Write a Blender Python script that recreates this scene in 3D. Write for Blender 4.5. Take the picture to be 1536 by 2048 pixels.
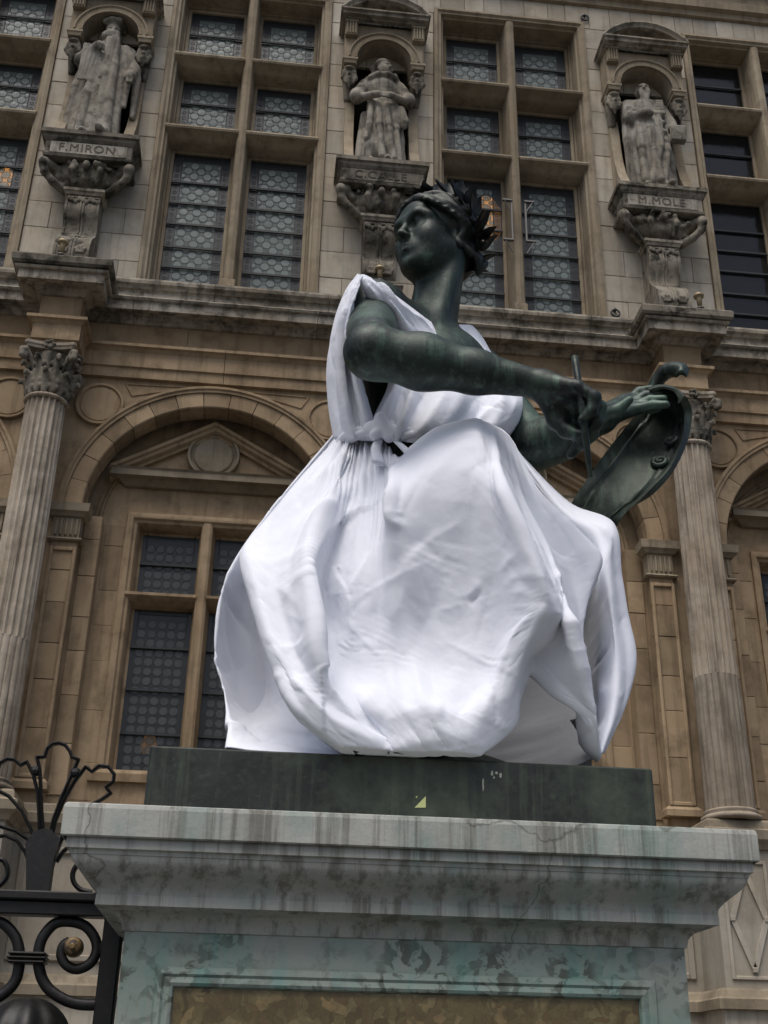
import bpy, bmesh, math, random
import numpy as np
from mathutils import Vector, Matrix, noise
random.seed(7); rng = np.random.default_rng(7)
for o in list(bpy.data.objects): bpy.data.objects.remove(o)
S = bpy.context.scene
R = math.radians

# ---------------------------------------------------------------- camera
CAM = np.array([0.0, 0.0, 1.6])
YAW, PITCH, ROLL = 0.10286, 0.45696, 0.01951
cam_d = bpy.data.cameras.new('camera'); cam = bpy.data.objects.new('camera', cam_d); S.collection.objects.link(cam)
cam_d.sensor_fit = 'VERTICAL'; cam_d.sensor_height = 36; cam_d.lens = 36*2360/2048
cam_d.clip_start = .05; cam_d.clip_end = 2000
fw = Vector((math.sin(YAW)*math.cos(PITCH), math.cos(YAW)*math.cos(PITCH), math.sin(PITCH)))
rt = Vector((math.cos(YAW), -math.sin(YAW), 0)); up = rt.cross(fw)
rt2 = rt*math.cos(ROLL) + up*math.sin(ROLL); up2 = -rt*math.sin(ROLL) + up*math.cos(ROLL)
cam.matrix_world = Matrix(((rt2.x, up2.x, -fw.x, 0), (rt2.y, up2.y, -fw.y, 0), (rt2.z, up2.z, -fw.z, 1.6), (0, 0, 0, 1)))
S.camera = cam
S.render.resolution_x, S.render.resolution_y = 768, 1024

# ---------------------------------------------------------------- sky, sun, exposure (overcast)
SUN_EL, SUN_AZ = R(66), R(208)          # azimuth from +Y clockwise: behind the camera, a little to the left
W = bpy.data.worlds.new('World'); S.world = W; W.use_nodes = True
wn = W.node_tree; bg = wn.nodes['Background']
sky = wn.nodes.new('ShaderNodeTexSky'); sky.sky_type = 'NISHITA'; sky.sun_disc = False
sky.sun_elevation = SUN_EL; sky.sun_rotation = SUN_AZ
sky.air_density = 1.0; sky.dust_density = 5.0; sky.ozone_density = 1.0
wn.links.new(sky.outputs[0], bg.inputs[0]); bg.inputs[1].default_value = .09
sun_d = bpy.data.lights.new('sun', 'SUN'); sun_d.energy = 1.35; sun_d.angle = R(40); sun_d.color = (1, .985, .96)
sun = bpy.data.objects.new('sun', sun_d); S.collection.objects.link(sun)
sd = Vector((math.sin(SUN_AZ)*math.cos(SUN_EL), math.cos(SUN_AZ)*math.cos(SUN_EL), math.sin(SUN_EL)))
sun.rotation_euler = sd.to_track_quat('Z', 'Y').to_euler()
S.view_settings.view_transform = 'Standard'; S.view_settings.look = 'None'
S.view_settings.exposure = EXPOSURE = 0.5; S.view_settings.gamma = 1.0; S.view_settings.use_curve_mapping = False
S.render.engine = 'CYCLES'; S.cycles.max_bounces = 5; S.cycles.diffuse_bounces = 3; S.cycles.glossy_bounces = 2; S.cycles.transparent_max_bounces = 12

# ---------------------------------------------------------------- helpers: objects
col = S.collection
def link(o, parent=None):
    col.objects.link(o)
    if parent is not None: o.parent = parent
    return o
def tag(o, label=None, cat=None, group=None, kind=None):
    if label: o['label'] = label
    if cat: o['category'] = cat
    if group: o['group'] = group
    if kind: o['kind'] = kind
    return o
def empty(name, loc=(0, 0, 0)):
    o = bpy.data.objects.new(name, None); o.empty_display_size = .1; link(o); o.location = loc
    return o

class MB:
    """collects vertices and faces of one mesh"""
    def __init__(s): s.v = []; s.f = []
    def add(s, v, f):
        n = len(s.v); s.v.extend([tuple(map(float, p)) for p in v]); s.f.extend([tuple(int(i)+n for i in q) for q in f]); return s
    def box(s, x0, x1, y0, y1, z0, z1, c=0.0):
        if x0 > x1: x0, x1 = x1, x0
        if y0 > y1: y0, y1 = y1, y0
        if z0 > z1: z0, z1 = z1, z0
        if c <= 0:
            v = [(x, y, z) for x in (x0, x1) for y in (y0, y1) for z in (z0, z1)]
            return s.add(v, [(0, 1, 3, 2), (4, 6, 7, 5), (0, 4, 5, 1), (2, 3, 7, 6), (0, 2, 6, 4), (1, 5, 7, 3)])
        v = []; ix = {}
        X, Y, Z = (x0, x1), (y0, y1), (z0, z1)
        for a in (0, 1):
            for b in (0, 1):
                for d in (0, 1):
                    P = [X[a], Y[b], Z[d]]; sg = [1-2*a, 1-2*b, 1-2*d]
                    for k in range(3):
                        q = [P[i] + (0 if i == k else sg[i]*c) for i in range(3)]
                        ix[a, b, d, k] = len(v); v.append(q)
        f = []
        for k in range(3):
            i, j = [t for t in range(3) if t != k]
            for e in (0, 1):
                r = []
                for (u, w) in ((0, 0), (1, 0), (1, 1), (0, 1)):
                    t = [0, 0, 0]; t[k] = e; t[i] = u; t[j] = w; r.append(ix[t[0], t[1], t[2], k])
                flip = (e == 1) == (k == 1)
                f.append(r[::-1] if flip else r) if True else None
        for k in range(3):      # bevel strips along axis k
            i, j = [t for t in range(3) if t != k]
            for u in (0, 1):
                for w in (0, 1):
                    t0 = [0, 0, 0]; t0[i] = u; t0[j] = w; t1 = list(t0); t1[k] = 1
                    f.append((ix[(*t0, i)], ix[(*t1, i)], ix[(*t1, j)], ix[(*t0, j)]))
        for a in (0, 1):
            for b in (0, 1):
                for d in (0, 1): f.append((ix[a, b, d, 0], ix[a, b, d, 1], ix[a, b, d, 2]))
        return s.add(v, f)
    def loft(s, rings, cu=False, cv=False, caps=False):
        rings = [np.asarray(r, float) for r in rings]; n = len(rings); m = len(rings[0]); f = []
        for i in range(n if cu else n-1):
            i2 = (i+1) % n
            for j in range(m if cv else m-1):
                j2 = (j+1) % m
                f.append((i*m+j, i*m+j2, i2*m+j2, i2*m+j))
        if caps and cv: f.append(tuple(range(m))[::-1]); f.append(tuple((n-1)*m+j for j in range(m)))
        return s.add(np.concatenate(rings), f)
    def plan(s, path, prof, closed=False, caps=True):
        """sweep profile [(p, z)] along a plan path; p offsets to the right of travel"""
        P = [np.array(p, float) for p in path]; n = len(P); rings = []
        for i in range(n):
            ds = []
            if closed or i > 0: d = P[i]-P[i-1]; ds.append(d/np.linalg.norm(d))
            if closed or i < n-1: d = P[(i+1) % n]-P[i]; ds.append(d/np.linalg.norm(d))
            ns = [np.array((d[1], -d[0])) for d in ds]
            m = ns[0] if len(ns) == 1 else (ns[0]+ns[1])/(1+ns[0] @ ns[1])
            rings.append([(P[i][0]+m[0]*p, P[i][1]+m[1]*p, z) for p, z in prof])
        s.loft(rings, cu=closed)
        if caps and not closed:
            m = len(prof); b = len(s.v)-n*m
            s.f.append(tuple(b+j for j in range(m))); s.f.append(tuple(b+(n-1)*m+j for j in range(m))[::-1])
        return s
    def arc(s, cx, cz, prof, a0, a1, n, caps=False):
        """sweep profile [(r, y)] round an arc in the XZ plane"""
        rings = []
        for i in range(n+1):
            a = a0+(a1-a0)*i/n; rings.append([(cx+r*math.cos(a), y, cz+r*math.sin(a)) for r, y in prof])
        return s.loft(rings, cv=caps, caps=caps)
    def prism(s, poly, y0, y1, axis='y'):
        """extrude polygon [(x,z)] between y0 and y1 (axis x: polygon is (y,z))"""
        n = len(poly)
        A = [(x, y0, z) for x, z in poly]+[(x, y1, z) for x, z in poly] if axis == 'y' else [(y0, x, z) for x, z in poly]+[(y1, x, z) for x, z in poly]
        f = [tuple(range(n)), tuple(range(2*n-1, n-1, -1))]+[(i, (i+1) % n, n+(i+1) % n, n+i) for i in range(n)]
        return s.add(A, f)
    def lathe(s, prof, cx, cy, n=24, a0=0, a1=2*math.pi):
        full = abs(a1-a0-2*math.pi) < 1e-6; rings = []
        for i in range(n if full else n+1):
            a = a0+(a1-a0)*i/n; rings.append([(cx+r*math.cos(a), cy+r*math.sin(a), z) for r, z in prof])
        return s.loft(rings, cu=full)
    def tube(s, pts, rad, n=8, flat=None, caps=True):
        """tube along points; rad scalar or list; flat=(normal vector, ratio) squashes along that normal"""
        P = np.asarray(pts, float); k = len(P); rad = np.broadcast_to(np.asarray(rad, float), (k,))
        T = np.gradient(P, axis=0); T /= np.linalg.norm(T, axis=1)[:, None]+1e-12
        u = np.cross(T[0], (0, 0, 1.0)); 
        if np.linalg.norm(u) < 1e-3: u = np.cross(T[0], (1.0, 0, 0))
        rings = []
        for i in range(k):
            if flat is not None: w = np.asarray(flat[0], float); u = np.cross(T[i], w); u /= np.linalg.norm(u)+1e-9
            else:
                u = u-T[i]*(u @ T[i]); u /= np.linalg.norm(u)+1e-9; w = np.cross(T[i], u)
            fr = 1 if flat is None else flat[1]
            rings.append([P[i]+rad[i]*(math.cos(a)*u+math.sin(a)*fr*w) for a in np.arange(n)*2*math.pi/n+(math.pi/n)])
        return s.loft(rings, cv=True, caps=caps)
    def ball(s, c, r, n=8, M=None):
        r = np.broadcast_to(np.asarray(r, float), (3,)); rings = []
        for i in range(1, n):
            a = math.pi*i/n
            q = np.array([(math.sin(a)*math.cos(b), math.sin(a)*math.sin(b), -math.cos(a)) for b in np.arange(2*n)*math.pi/n])*r
            if M is not None: q = q @ np.asarray(M).T
            rings.append(q+c)
        return s.loft(rings, cv=True, caps=True)
    def mesh(s, name, smooth=False):
        me = bpy.data.meshes.new(name); me.from_pydata(s.v, [], s.f)
        bm = bmesh.new(); bm.from_mesh(me); bmesh.ops.recalc_face_normals(bm, faces=bm.faces); bm.to_mesh(me); bm.free()
        if smooth: me.shade_smooth()
        me.update(); return me
    def build(s, name, mat, parent=None, smooth=False, angle=None):
        me = s.mesh(name, smooth or angle is not None)
        if angle is not None: me.set_sharp_from_angle(angle=R(angle))
        me.materials.append(mat); return link(bpy.data.objects.new(name, me), parent)
def raw(name, v, f, mat, parent=None, smooth=True):
    me = bpy.data.meshes.new(name); me.from_pydata([tuple(map(float, p)) for p in v], [], [tuple(map(int, q)) for q in f])
    if smooth: me.shade_smooth()
    me.materials.append(mat); return link(bpy.data.objects.new(name, me), parent)

# ---------------------------------------------------------------- helpers: blended solids (signed distance, surface nets)
class SDF:
    def __init__(s, lo, hi, h):
        s.lo = np.array(lo, float); s.h = h; s.n = np.ceil((np.array(hi, float)-s.lo)/h).astype(int)+1
        s.F = np.full(s.n, 9.0, np.float32)
        s.ax = [(s.lo[i]+h*np.arange(s.n[i])).astype(np.float32) for i in range(3)]
    def sl(s, lo, hi):
        a = np.clip(np.floor((np.array(lo)-s.lo)/s.h).astype(int), 0, s.n); b = np.clip(np.ceil((np.array(hi)-s.lo)/s.h).astype(int)+1, 0, s.n)
        if np.any(b <= a): return None
        X, Y, Z = [s.ax[i][a[i]:b[i]] for i in range(3)]
        return tuple(slice(a[i], b[i]) for i in range(3)), X[:, None, None], Y[None, :, None], Z[None, None, :]
    def put(s, sl, d, k, op):
        A = s.F[sl]
        if op == 'sub':
            d = -d; h = np.clip(.5-.5*(d-A)/k, 0, 1); s.F[sl] = A*h+d*(1-h)+k*h*(1-h)
        else:
            h = np.clip(.5+.5*(A-d)/k, 0, 1); s.F[sl] = A*(1-h)+d*h-k*h*(1-h)
    def ell(s, c, r, k=.02, M=None, op='add'):
        c = np.asarray(c, float); r = np.broadcast_to(np.asarray(r, float), (3,)); m = (max(r) if M is not None else r)+k+2*s.h
        q = s.sl(c-m, c+m)
        if q is None: return
        sl, X, Y, Z = q; X = X-c[0]; Y = Y-c[1]; Z = Z-c[2]
        if M is not None:
            M = np.asarray(M); X, Y, Z = [M[0, i]*X+M[1, i]*Y+M[2, i]*Z for i in range(3)]
        a = np.sqrt((X/r[0])**2+(Y/r[1])**2+(Z/r[2])**2); b = np.sqrt((X/r[0]**2)**2+(Y/r[1]**2)**2+(Z/r[2]**2)**2)+1e-9
        s.put(sl, a*(a-1)/b, k, op)
    def cap(s, a, b, ra, rb, k=.02, op='add'):
        a = np.asarray(a, float); b = np.asarray(b, float); m = max(ra, rb)+k+2*s.h
        q = s.sl(np.minimum(a, b)-m, np.maximum(a, b)+m)
        if q is None: return
        sl, X, Y, Z = q; d = b-a; L = d @ d+1e-9
        t = np.clip(((X-a[0])*d[0]+(Y-a[1])*d[1]+(Z-a[2])*d[2])/L, 0, 1)
        D = np.sqrt((X-a[0]-t*d[0])**2+(Y-a[1]-t*d[1])**2+(Z-a[2]-t*d[2])**2)-(ra+(rb-ra)*t)
        s.put(sl, D, k, op)
    def chain(s, pts, rad, k=.015, op='add'):
        rad = np.broadcast_to(np.asarray(rad, float), (len(pts),))
        for i in range(len(pts)-1): s.cap(pts[i], pts[i+1], rad[i], rad[i+1], k, op)
    def half(s, c, nrm, k=.01):
        """cut away everything on the side the normal points to"""
        X, Y, Z = s.ax[0][:, None, None], s.ax[1][None, :, None], s.ax[2][None, None, :]
        d = (X-c[0])*nrm[0]+(Y-c[1])*nrm[1]+(Z-c[2])*nrm[2]; s.F = np.maximum(s.F, d.astype(np.float32))
    def mesh(s, smooth=1):
        F = s.F; I = F < 0; n = np.array(F.shape)
        c = np.zeros(n-1, np.int8)
        for i in (0, 1):
            for j in (0, 1):
                for k in (0, 1): c += I[i:n[0]-1+i, j:n[1]-1+j, k:n[2]-1+k]
        ijk = np.argwhere((c > 0) & (c < 8)); N = len(ijk)
        idx = np.full(n-1, -1, np.int32); idx[tuple(ijk.T)] = np.arange(N)
        co = np.array([(i, j, k) for i in (0, 1) for j in (0, 1) for k in (0, 1)])
        V = np.stack([F[tuple((ijk+o).T)] for o in co], 1)
        acc = np.zeros((N, 3)); cnt = np.zeros(N)
        for a in range(8):
            for b in range(a+1, 8):
                if np.abs(co[a]-co[b]).sum() != 1: continue
                m = (V[:, a] < 0) != (V[:, b] < 0); t = V[:, a]/(V[:, a]-V[:, b]+1e-12)
                acc[m] += (co[a]+(co[b]-co[a])*t[:, None])[m]; cnt[m] += 1
        P = s.lo+s.h*(ijk+acc/np.maximum(cnt, 1)[:, None]); fs = []
        for ax in range(3):
            o = [slice(None)]*3; p = [slice(None)]*3; o[ax] = slice(0, -1); p[ax] = slice(1, None)
            A, B = I[tuple(o)], I[tuple(p)]
            e = np.argwhere(A != B); e = e[np.all([(e[:, d] > 0) & (e[:, d] < n[d]-1) for d in range(3) if d != ax], axis=0)]
            if not len(e): continue
            u, w = [(1, 2), (2, 0), (0, 1)][ax]
            q = []
            for du, dw in ((-1, -1), (0, -1), (0, 0), (-1, 0)):
                g = e.copy(); g[:, u] += du; g[:, w] += dw; q.append(idx[tuple(g.T)])
            q = np.stack(q, 1); ins = A[tuple(e.T)]; q[~ins] = q[~ins][:, ::-1]; fs.append(q)
        Fq = np.concatenate(fs); Fq = Fq[(Fq >= 0).all(1)]
        for _ in range(smooth):
            acc = np.zeros_like(P); cnt = np.zeros(N)
            for a in range(4):
                for b in (1, 3): np.add.at(acc, Fq[:, a], P[Fq[:, (a+b) % 4]]); np.add.at(cnt, Fq[:, a], 1)
            P = P*.5+.5*acc/np.maximum(cnt, 1)[:, None]
        return P, Fq

def largest(P, F):
    """keep the biggest connected piece of a mesh"""
    lab = np.arange(len(P))
    while True:
        m = lab[F].min(1); new = lab.copy(); np.minimum.at(new, F.ravel(), np.repeat(m, 4)); new = new[new]
        if (new == lab).all(): break
        lab = new
    ids, cnt = np.unique(lab, return_counts=True); k = lab == ids[cnt.argmax()]; idx = np.cumsum(k)-1
    return P[k], idx[F[k[F[:, 0]]]]

# ---------------------------------------------------------------- helpers: materials
class NT:
    def __init__(s, name):
        s.m = bpy.data.materials.new(name); s.m.use_nodes = True; s.t = s.m.node_tree
        s.b = s.t.nodes['Principled BSDF']; s.out = s.t.nodes['Material Output']
    def n(s, typ, **kw):
        o = s.t.nodes.new('ShaderNode'+typ)
        for k, v in kw.items():
            if k in o.inputs: o.inputs[k].default_value = v
            else: setattr(o, k, v)
        return o
    def l(s, a, b): s.t.links.new(a, b)
    def pos(s, scale=(1, 1, 1), rot=(0, 0, 0)):
        g = s.n('NewGeometry'); m = s.n('Mapping'); m.inputs['Scale'].default_value = scale; m.inputs['Rotation'].default_value = rot
        s.l(g.outputs['Position'], m.inputs[0]); return m.outputs[0]
    def noise(s, vec, scale, detail=4, rough=.55, lo=0., hi=1., dist=0.):
        t = s.n('TexNoise'); t.inputs['Scale'].default_value = scale; t.inputs['Detail'].default_value = detail
        t.inputs['Roughness'].default_value = rough; t.inputs['Distortion'].default_value = dist; s.l(vec, t.inputs[0])
        r = s.n('MapRange', clamp=True); r.inputs[1].default_value = lo; r.inputs[2].default_value = hi; s.l(t.outputs[0], r.inputs[0])
        return r.outputs[0]
    def mix(s, fac, a, b, mode='MIX'):
        o = s.n('Mix', data_type='RGBA', blend_type=mode)
        for v, i in ((fac, 0), (a, 6), (b, 7)):
            if hasattr(v, 'is_linked') or hasattr(v, 'links'): s.l(v, o.inputs[i])
            elif i == 0: o.inputs[0].default_value = v
            else: o.inputs[i].default_value = (*v, 1) if len(v) == 3 else v
        return o.outputs[2]
    def mul(s, a, b):
        o = s.n('Math', operation='MULTIPLY')
        for v, i in ((a, 0), (b, 1)):
            if isinstance(v, (int, float)): o.inputs[i].default_value = v
            else: s.l(v, o.inputs[i])
        return o.outputs[0]
    def bump(s, h, strength, dist=.01, prev=None):
        b = s.n('Bump'); b.inputs['Strength'].default_value = strength; b.inputs['Distance'].default_value = dist
        s.l(h, b.inputs['Height'])
        if prev is not None: s.l(prev, b.inputs['Normal'])
        return b.outputs[0]
    def done(s, colr=None, rough=.9, nrm=None, spec=.3, metal=0):
        if colr is not None:
            if isinstance(colr, tuple): s.b.inputs['Base Color'].default_value = (*colr, 1)
            else: s.l(colr, s.b.inputs['Base Color'])
        if isinstance(rough, (int, float)): s.b.inputs['Roughness'].default_value = rough
        else: s.l(rough, s.b.inputs['Roughness'])
        s.b.inputs['Specular IOR Level'].default_value = spec; s.b.inputs['Metallic'].default_value = metal
        if nrm is not None: s.l(nrm, s.b.inputs['Normal'])
        return s.m

def stone(name, base, warm, dark, stain=.5, streak=.4, crust=0., seed=0., bump=.5):
    """weathered limestone: base colour with warm patches, rain streaks, black crust in patches, fine grain"""
    t = NT(name); p = t.pos(); 
    sh = t.n('Vector' + 'Math', operation='ADD'); t.l(p, sh.inputs[0]); sh.inputs[1].default_value = (seed*7.3, seed*3.1, seed*5.7); p = sh.outputs[0]
    c = t.mix(t.noise(p, 1.3, 5, .6, .35, .68), base, warm)
    oi = t.n('ObjectInfo'); rr = t.n('MapRange'); rr.inputs[3].default_value = .74; rr.inputs[4].default_value = 1.18; t.l(oi.outputs['Random'], rr.inputs[0])
    cc = t.n('CombineColor'); [t.l(rr.outputs[0], cc.inputs[i]) for i in range(3)]
    c = t.mix(1.0, c, cc.outputs[0], 'MULTIPLY')
    c = t.mix(t.mul(t.noise(p, 3.2, 6, .65, .48, .74), stain), c, dark)
    ps = t.n('Mapping'); ps.inputs['Scale'].default_value = (7, 7, .55); t.l(p, ps.inputs[0])
    c = t.mix(t.mul(t.noise(ps.outputs[0], 1.6, 5, .6, .5, .75), streak), c, dark)
    if crust > 0:
        c = t.mix(t.mul(t.noise(p, 4.5, 8, .7, .5, .62, .4), crust), c, (.035, .033, .026))
    g = t.noise(p, 60, 3, .6); c = t.mix(t.mul(g, .22), c, dark)
    n = t.bump(t.noise(p, 90, 4, .7), .25*bump, .006); n = t.bump(t.noise(p, 9, 5, .6), .35*bump, .02, n)
    return t.done(c, .92, n, .15)
# ================================================================ materials of the place
M_up = stone('limestone_upper', (.46, .43, .365), (.41, .35, .265), (.19, .165, .125), .55, .6, .06, 1)
M_lo = stone('limestone_lower', (.385, .292, .187), (.32, .228, .138), (.10, .073, .045), .7, .6, .08, 2)
M_tr = stone('limestone_trim', (.345, .295, .218), (.29, .235, .16), (.11, .088, .06), .7, .65, .10, 3)
M_co = stone('limestone_cornice', (.42, .385, .32), (.30, .255, .19), (.07, .06, .045), .85, .9, .7, 4)
M_so = stone('limestone_sooty', (.27, .245, .20), (.20, .175, .135), (.04, .036, .028), .9, .85, 1.0, 5)
M_st = stone('limestone_statue', (.40, .375, .32), (.29, .26, .205), (.045, .04, .033), .8, .95, .65, 6)
M_cl = stone('limestone_column', (.42, .37, .30), (.33, .27, .20), (.10, .08, .058), .65, .95, .18, 7)
M_ho = stone('niche_dark_stone', (.075, .064, .05), (.06, .05, .04), (.02, .018, .015), .8, .6, .5, 8)  # near-black stone colour, used only for the niche hollows
M_mortar = NT('mortar').done((.20, .17, .13), .95, None, .1)
t = NT('lead'); M_lead = t.done((.022, .026, .028), .55, None, .4)
t = NT('room_dark'); M_room = t.done((.03, .028, .026), .9, None, .1)
t = NT('inscription_black'); M_ins = t.done((.12, .105, .088), .9, None, .1)
t = NT('worn_letters'); M_fade = t.done((.07, .062, .052), .9, None, .1)
def glass(name, c, thru, rough):
    t = NT(name); p = t.pos()
    oi = t.n('ObjectInfo'); rr = t.n('MapRange'); rr.inputs[3].default_value = .86; rr.inputs[4].default_value = 1.12; t.l(oi.outputs['Random'], rr.inputs[0])
    cc = t.n('CombineColor'); [t.l(rr.outputs[0], cc.inputs[i]) for i in range(3)]
    k = t.mix(1.0, t.mix(t.noise(p, 7, 3), c, tuple(x*.72 for x in c)), cc.outputs[0], 'MULTIPLY')
    t.done(k, rough, t.bump(t.noise(p, 16, 3), .25, .01), .5)
    tr = t.n('BsdfTransparent'); tr.inputs[0].default_value = (.8, .9, .92, 1); mx = t.n('MixShader'); mx.inputs[0].default_value = thru
    t.l(t.b.outputs[0], mx.inputs[1]); t.l(tr.outputs[0], mx.inputs[2]); t.l(mx.outputs[0], t.out.inputs[0]); return t.m
M_gl = glass('roundel_glass', (.25, .30, .275), .24, .25)
M_gq = glass('quarry_glass', (.135, .168, .155), .24, .3)
M_gb = glass('border_glass', (.02, .023, .024), .10, .35)
M_gd = glass('dark_glass', (.018, .02, .022), .35, .06)
M_gs = glass('smoked_roundel_glass', (.11, .115, .11), .40, .25)

# ================================================================ setting: ground
t = NT('paving_ground'); p = t.pos(); br = t.n('TexBrick'); br.inputs['Scale'].default_value = 1.6; br.inputs['Mortar Size'].default_value = .012
br.inputs['Color1'].default_value = (.095, .092, .088, 1); br.inputs['Color2'].default_value = (.125, .12, .112, 1); br.inputs['Mortar'].default_value = (.05, .048, .045, 1)
t.l(p, br.inputs[0]); M_ground = t.done(t.mix(t.mul(t.noise(p, .8, 6), .5), br.outputs[0], (.07, .067, .063)), .85)
g = MB().add([(-300, -300, 0), (300, -300, 0), (300, 300, 0), (-300, 300, 0)], [(0, 1, 2, 3)]).build('ground', M_ground); tag(g, kind='structure')

# ================================================================ the town hall facade (front plane Y = 11; axis k between windows)
Y0 = 11.0; BAY = 3.375
AX = lambda k: .9975+BAY*k          # pier / column axes
WX = lambda j: -.69+BAY*j           # window axes
XL, XR = -9.0, 11.0
hall = empty('town_hall', (1, 11, 0))
tag(hall, 'carved limestone town hall facade with mullioned windows, niches and fluted columns', 'building')
hall_inv = Matrix.Translation((-1, -11, 0))
def hp(mb, name, mat, parent=None, **kw):
    o = mb.build(name, mat, parent or hall, **kw)
    if parent is None: o.matrix_parent_inverse = hall_inv
    return o
def sub(mb, name, mat, parent, **kw):
    return mb.build(name, mat, parent, **kw)

# --- backing walls
w = MB()
for k in range(-2, 3):              # piers of the upper storey behind the facing blocks
    a = AX(k); e0, e1 = WX(k)+.91, WX(k+1)-.91
    if k == -2: e0 = XL
    if k == 2: e1 = XR
    w.box(e0+.02, a-.36, Y0+.012, Y0+.6, 9.3, 14.45); w.box(a+.36, e1-.02, Y0+.012, Y0+.6, 9.3, 14.45)
    w.box(a-.36, a+.36, Y0+.012, Y0+.6, 9.3, 11.40); w.box(a-.36, a+.36, Y0+.012, Y0+.6, 13.62, 14.45)
w.box(XL, XR, Y0+.012, Y0+.6, 14.45, 17.5)
w.box(XL, XR, Y0+.03, Y0+.7, 8.40, 9.62)            # behind entablature
w.box(XL, XR, Y0+.05, Y0+.9, -.0, 3.66)             # base storey
w.box(XL, XR, 15.5, 15.8, 0, 17.5); w.box(XL-.2, XL, Y0, 15.8, 0, 17.5); w.box(XR, XR+.2, Y0, 15.8, 0, 17.5); w.box(XL, XR, Y0, 15.8, 17.5, 17.7)
w.box(XL, XR, Y0+.7, 15.5, 8.6, 9.3)
hp(w, 'wall', M_mortar)

# --- facing blocks: each ashlar its own piece
NB = 0; rest = MB()
def block(x0, x1, z0, z1, y=Y0, mat=None, depth=.05, seen=True):
    global NB
    j = .0025; dy = rng.uniform(-.003, .003)
    if seen and NB < 296:
        hp(MB().box(x0+j, x1-j, y+dy, y+depth, z0+j, z1-j, .0045), 'stone_block', mat or M_up); NB += 1
    else: rest.box(x0+j, x1-j, y+dy, y+depth, z0+j, z1-j, .0045)
CO = .372
for k in (-1, 0, 1, -2, 2):
    a = AX(k); e0, e1 = WX(k)+1.02, WX(k+1)-1.02
    if k == -2: e0 = XL
    if k == 2: e1 = XR
    z = 9.62; i = 0; see = k in (-1, 0, 1)
    while z < 14.40:
        z1 = min(z+CO, 14.45)
        if z1 > 14.2: z1 = 14.45
        if z < 11.2:
            cuts = sorted([e0, a-.30+(.16 if i % 2 else -.1), a+.30+(-.12 if i % 2 else .14), e1]) if see else [e0, a, e1]
        else: cuts = None
        if cuts:
            for u, v in zip(cuts, cuts[1:]): block(u, v, z, z1, seen=see)
        elif z1 < 13.6:
            block(e0, a-.36, z, z1, seen=see); block(a+.36, e1, z, z1, seen=see)
        else:
            block(e0, a-.2, z, z1, seen=see); block(a-.2, a+.35, z, z1, seen=see); block(a+.35, e1, z, z1, seen=see)
        z = z1; i += 1
x = -5.0                            # flat-arch course over the windows, narrow upright stones
while x < 7.6:
    wd = rng.uniform(.22, .34); block(x, x+wd, 14.45, 14.86, y=Y0-.005, seen=-4.2 < x < 6.6); x += wd

# --- straight mouldings
def ress(base, ks=(-3, -1, 1, 3), off=.42, hw=.17):
    p = [(XL, base)]
    for k in ks:
        a = AX(k)
        if a-hw < XL+.5 or a+hw > XR-.5: continue
        p += [(a-hw, base), (a-hw, base-off), (a+hw, base-off), (a+hw, base)]
    return p+[(XR, base)]
def runs(path, cuts):
    """split a plan path at the given x positions on its straight front runs"""
    out = []; cur = [path[0]]
    for p, q in zip(path, path[1:]):
        if abs(p[1]-q[1]) < 1e-6:
            for x in sorted(c_ for c_ in cuts if p[0]+.12 < c_ < q[0]-.12):
                cur.append((x-.003, p[1])); out.append(cur); cur = [(x+.003, p[1])]
        cur.append(q)
    out.append(cur); return out
def course(path, prof, name, mat, step, s0):
    cuts = []; x = XL+s0
    while x < XR: cuts.append(x); x += step*rng.uniform(.8, 1.2)
    for r_ in runs(path, cuts): hp(MB().plan(r_, prof), name, mat)
course(ress(Y0), [(-.05, 8.42), (.05, 8.42), (.05, 8.535), (.075, 8.545), (.075, 8.72), (.085, 8.73), (.11, 8.755), (.14, 8.765), (.14, 8.80), (.04, 8.815)], 'architrave_block', M_lo, 1.7, .4)
course(ress(Y0), [(.04, 8.81), (.045, 9.09), (.03, 9.10)], 'frieze_block', M_lo, 1.9, .9)
course(ress(Y0), [(.03, 9.095), (.07, 9.10), (.085, 9.13), (.12, 9.15), (.125, 9.17), (.24, 9.155), (.245, 9.15), (.27, 9.15), (.27, 9.255), (.30, 9.262), (.315, 9.285), (.30, 9.30), (.28, 9.305), (.2, 9.33)], 'cornice_block', M_co, 1.8, .2)
course([(XL, Y0), (XR, Y0)], [(0, 9.31), (.22, 9.312), (.19, 9.36), (.145, 9.42), (.13, 9.48), (.14, 9.50), (.16, 9.505), (.175, 9.53), (.205, 9.55), (.21, 9.585), (.20, 9.615), (.16, 9.63), (0, 9.635)], 'sill_block', M_co, 1.5, .6)
slab = [(-.05, 9.30), (.325, 9.306), (.345, 9.33), (.35, 9.40), (.33, 9.425), (-.05, 9.43)]
for k in (-1, 1):
    a = AX(k); hp(MB().plan([(a-.17, Y0), (a-.17, Y0-.42), (a+.17, Y0-.42), (a+.17, Y0)], slab), 'cornice_slab', M_so)
hp(MB().plan([(XL, Y0), (XR, Y0)], [(.0, 14.86), (.05, 14.87), (.06, 14.95), (.12, 14.97), (.13, 15.1), (.09, 15.12), (.09, 15.3), (.2, 15.36), (.3, 15.5), (.3, 15.7), (0, 15.75)]), 'upper_cornice', M_tr)

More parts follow.
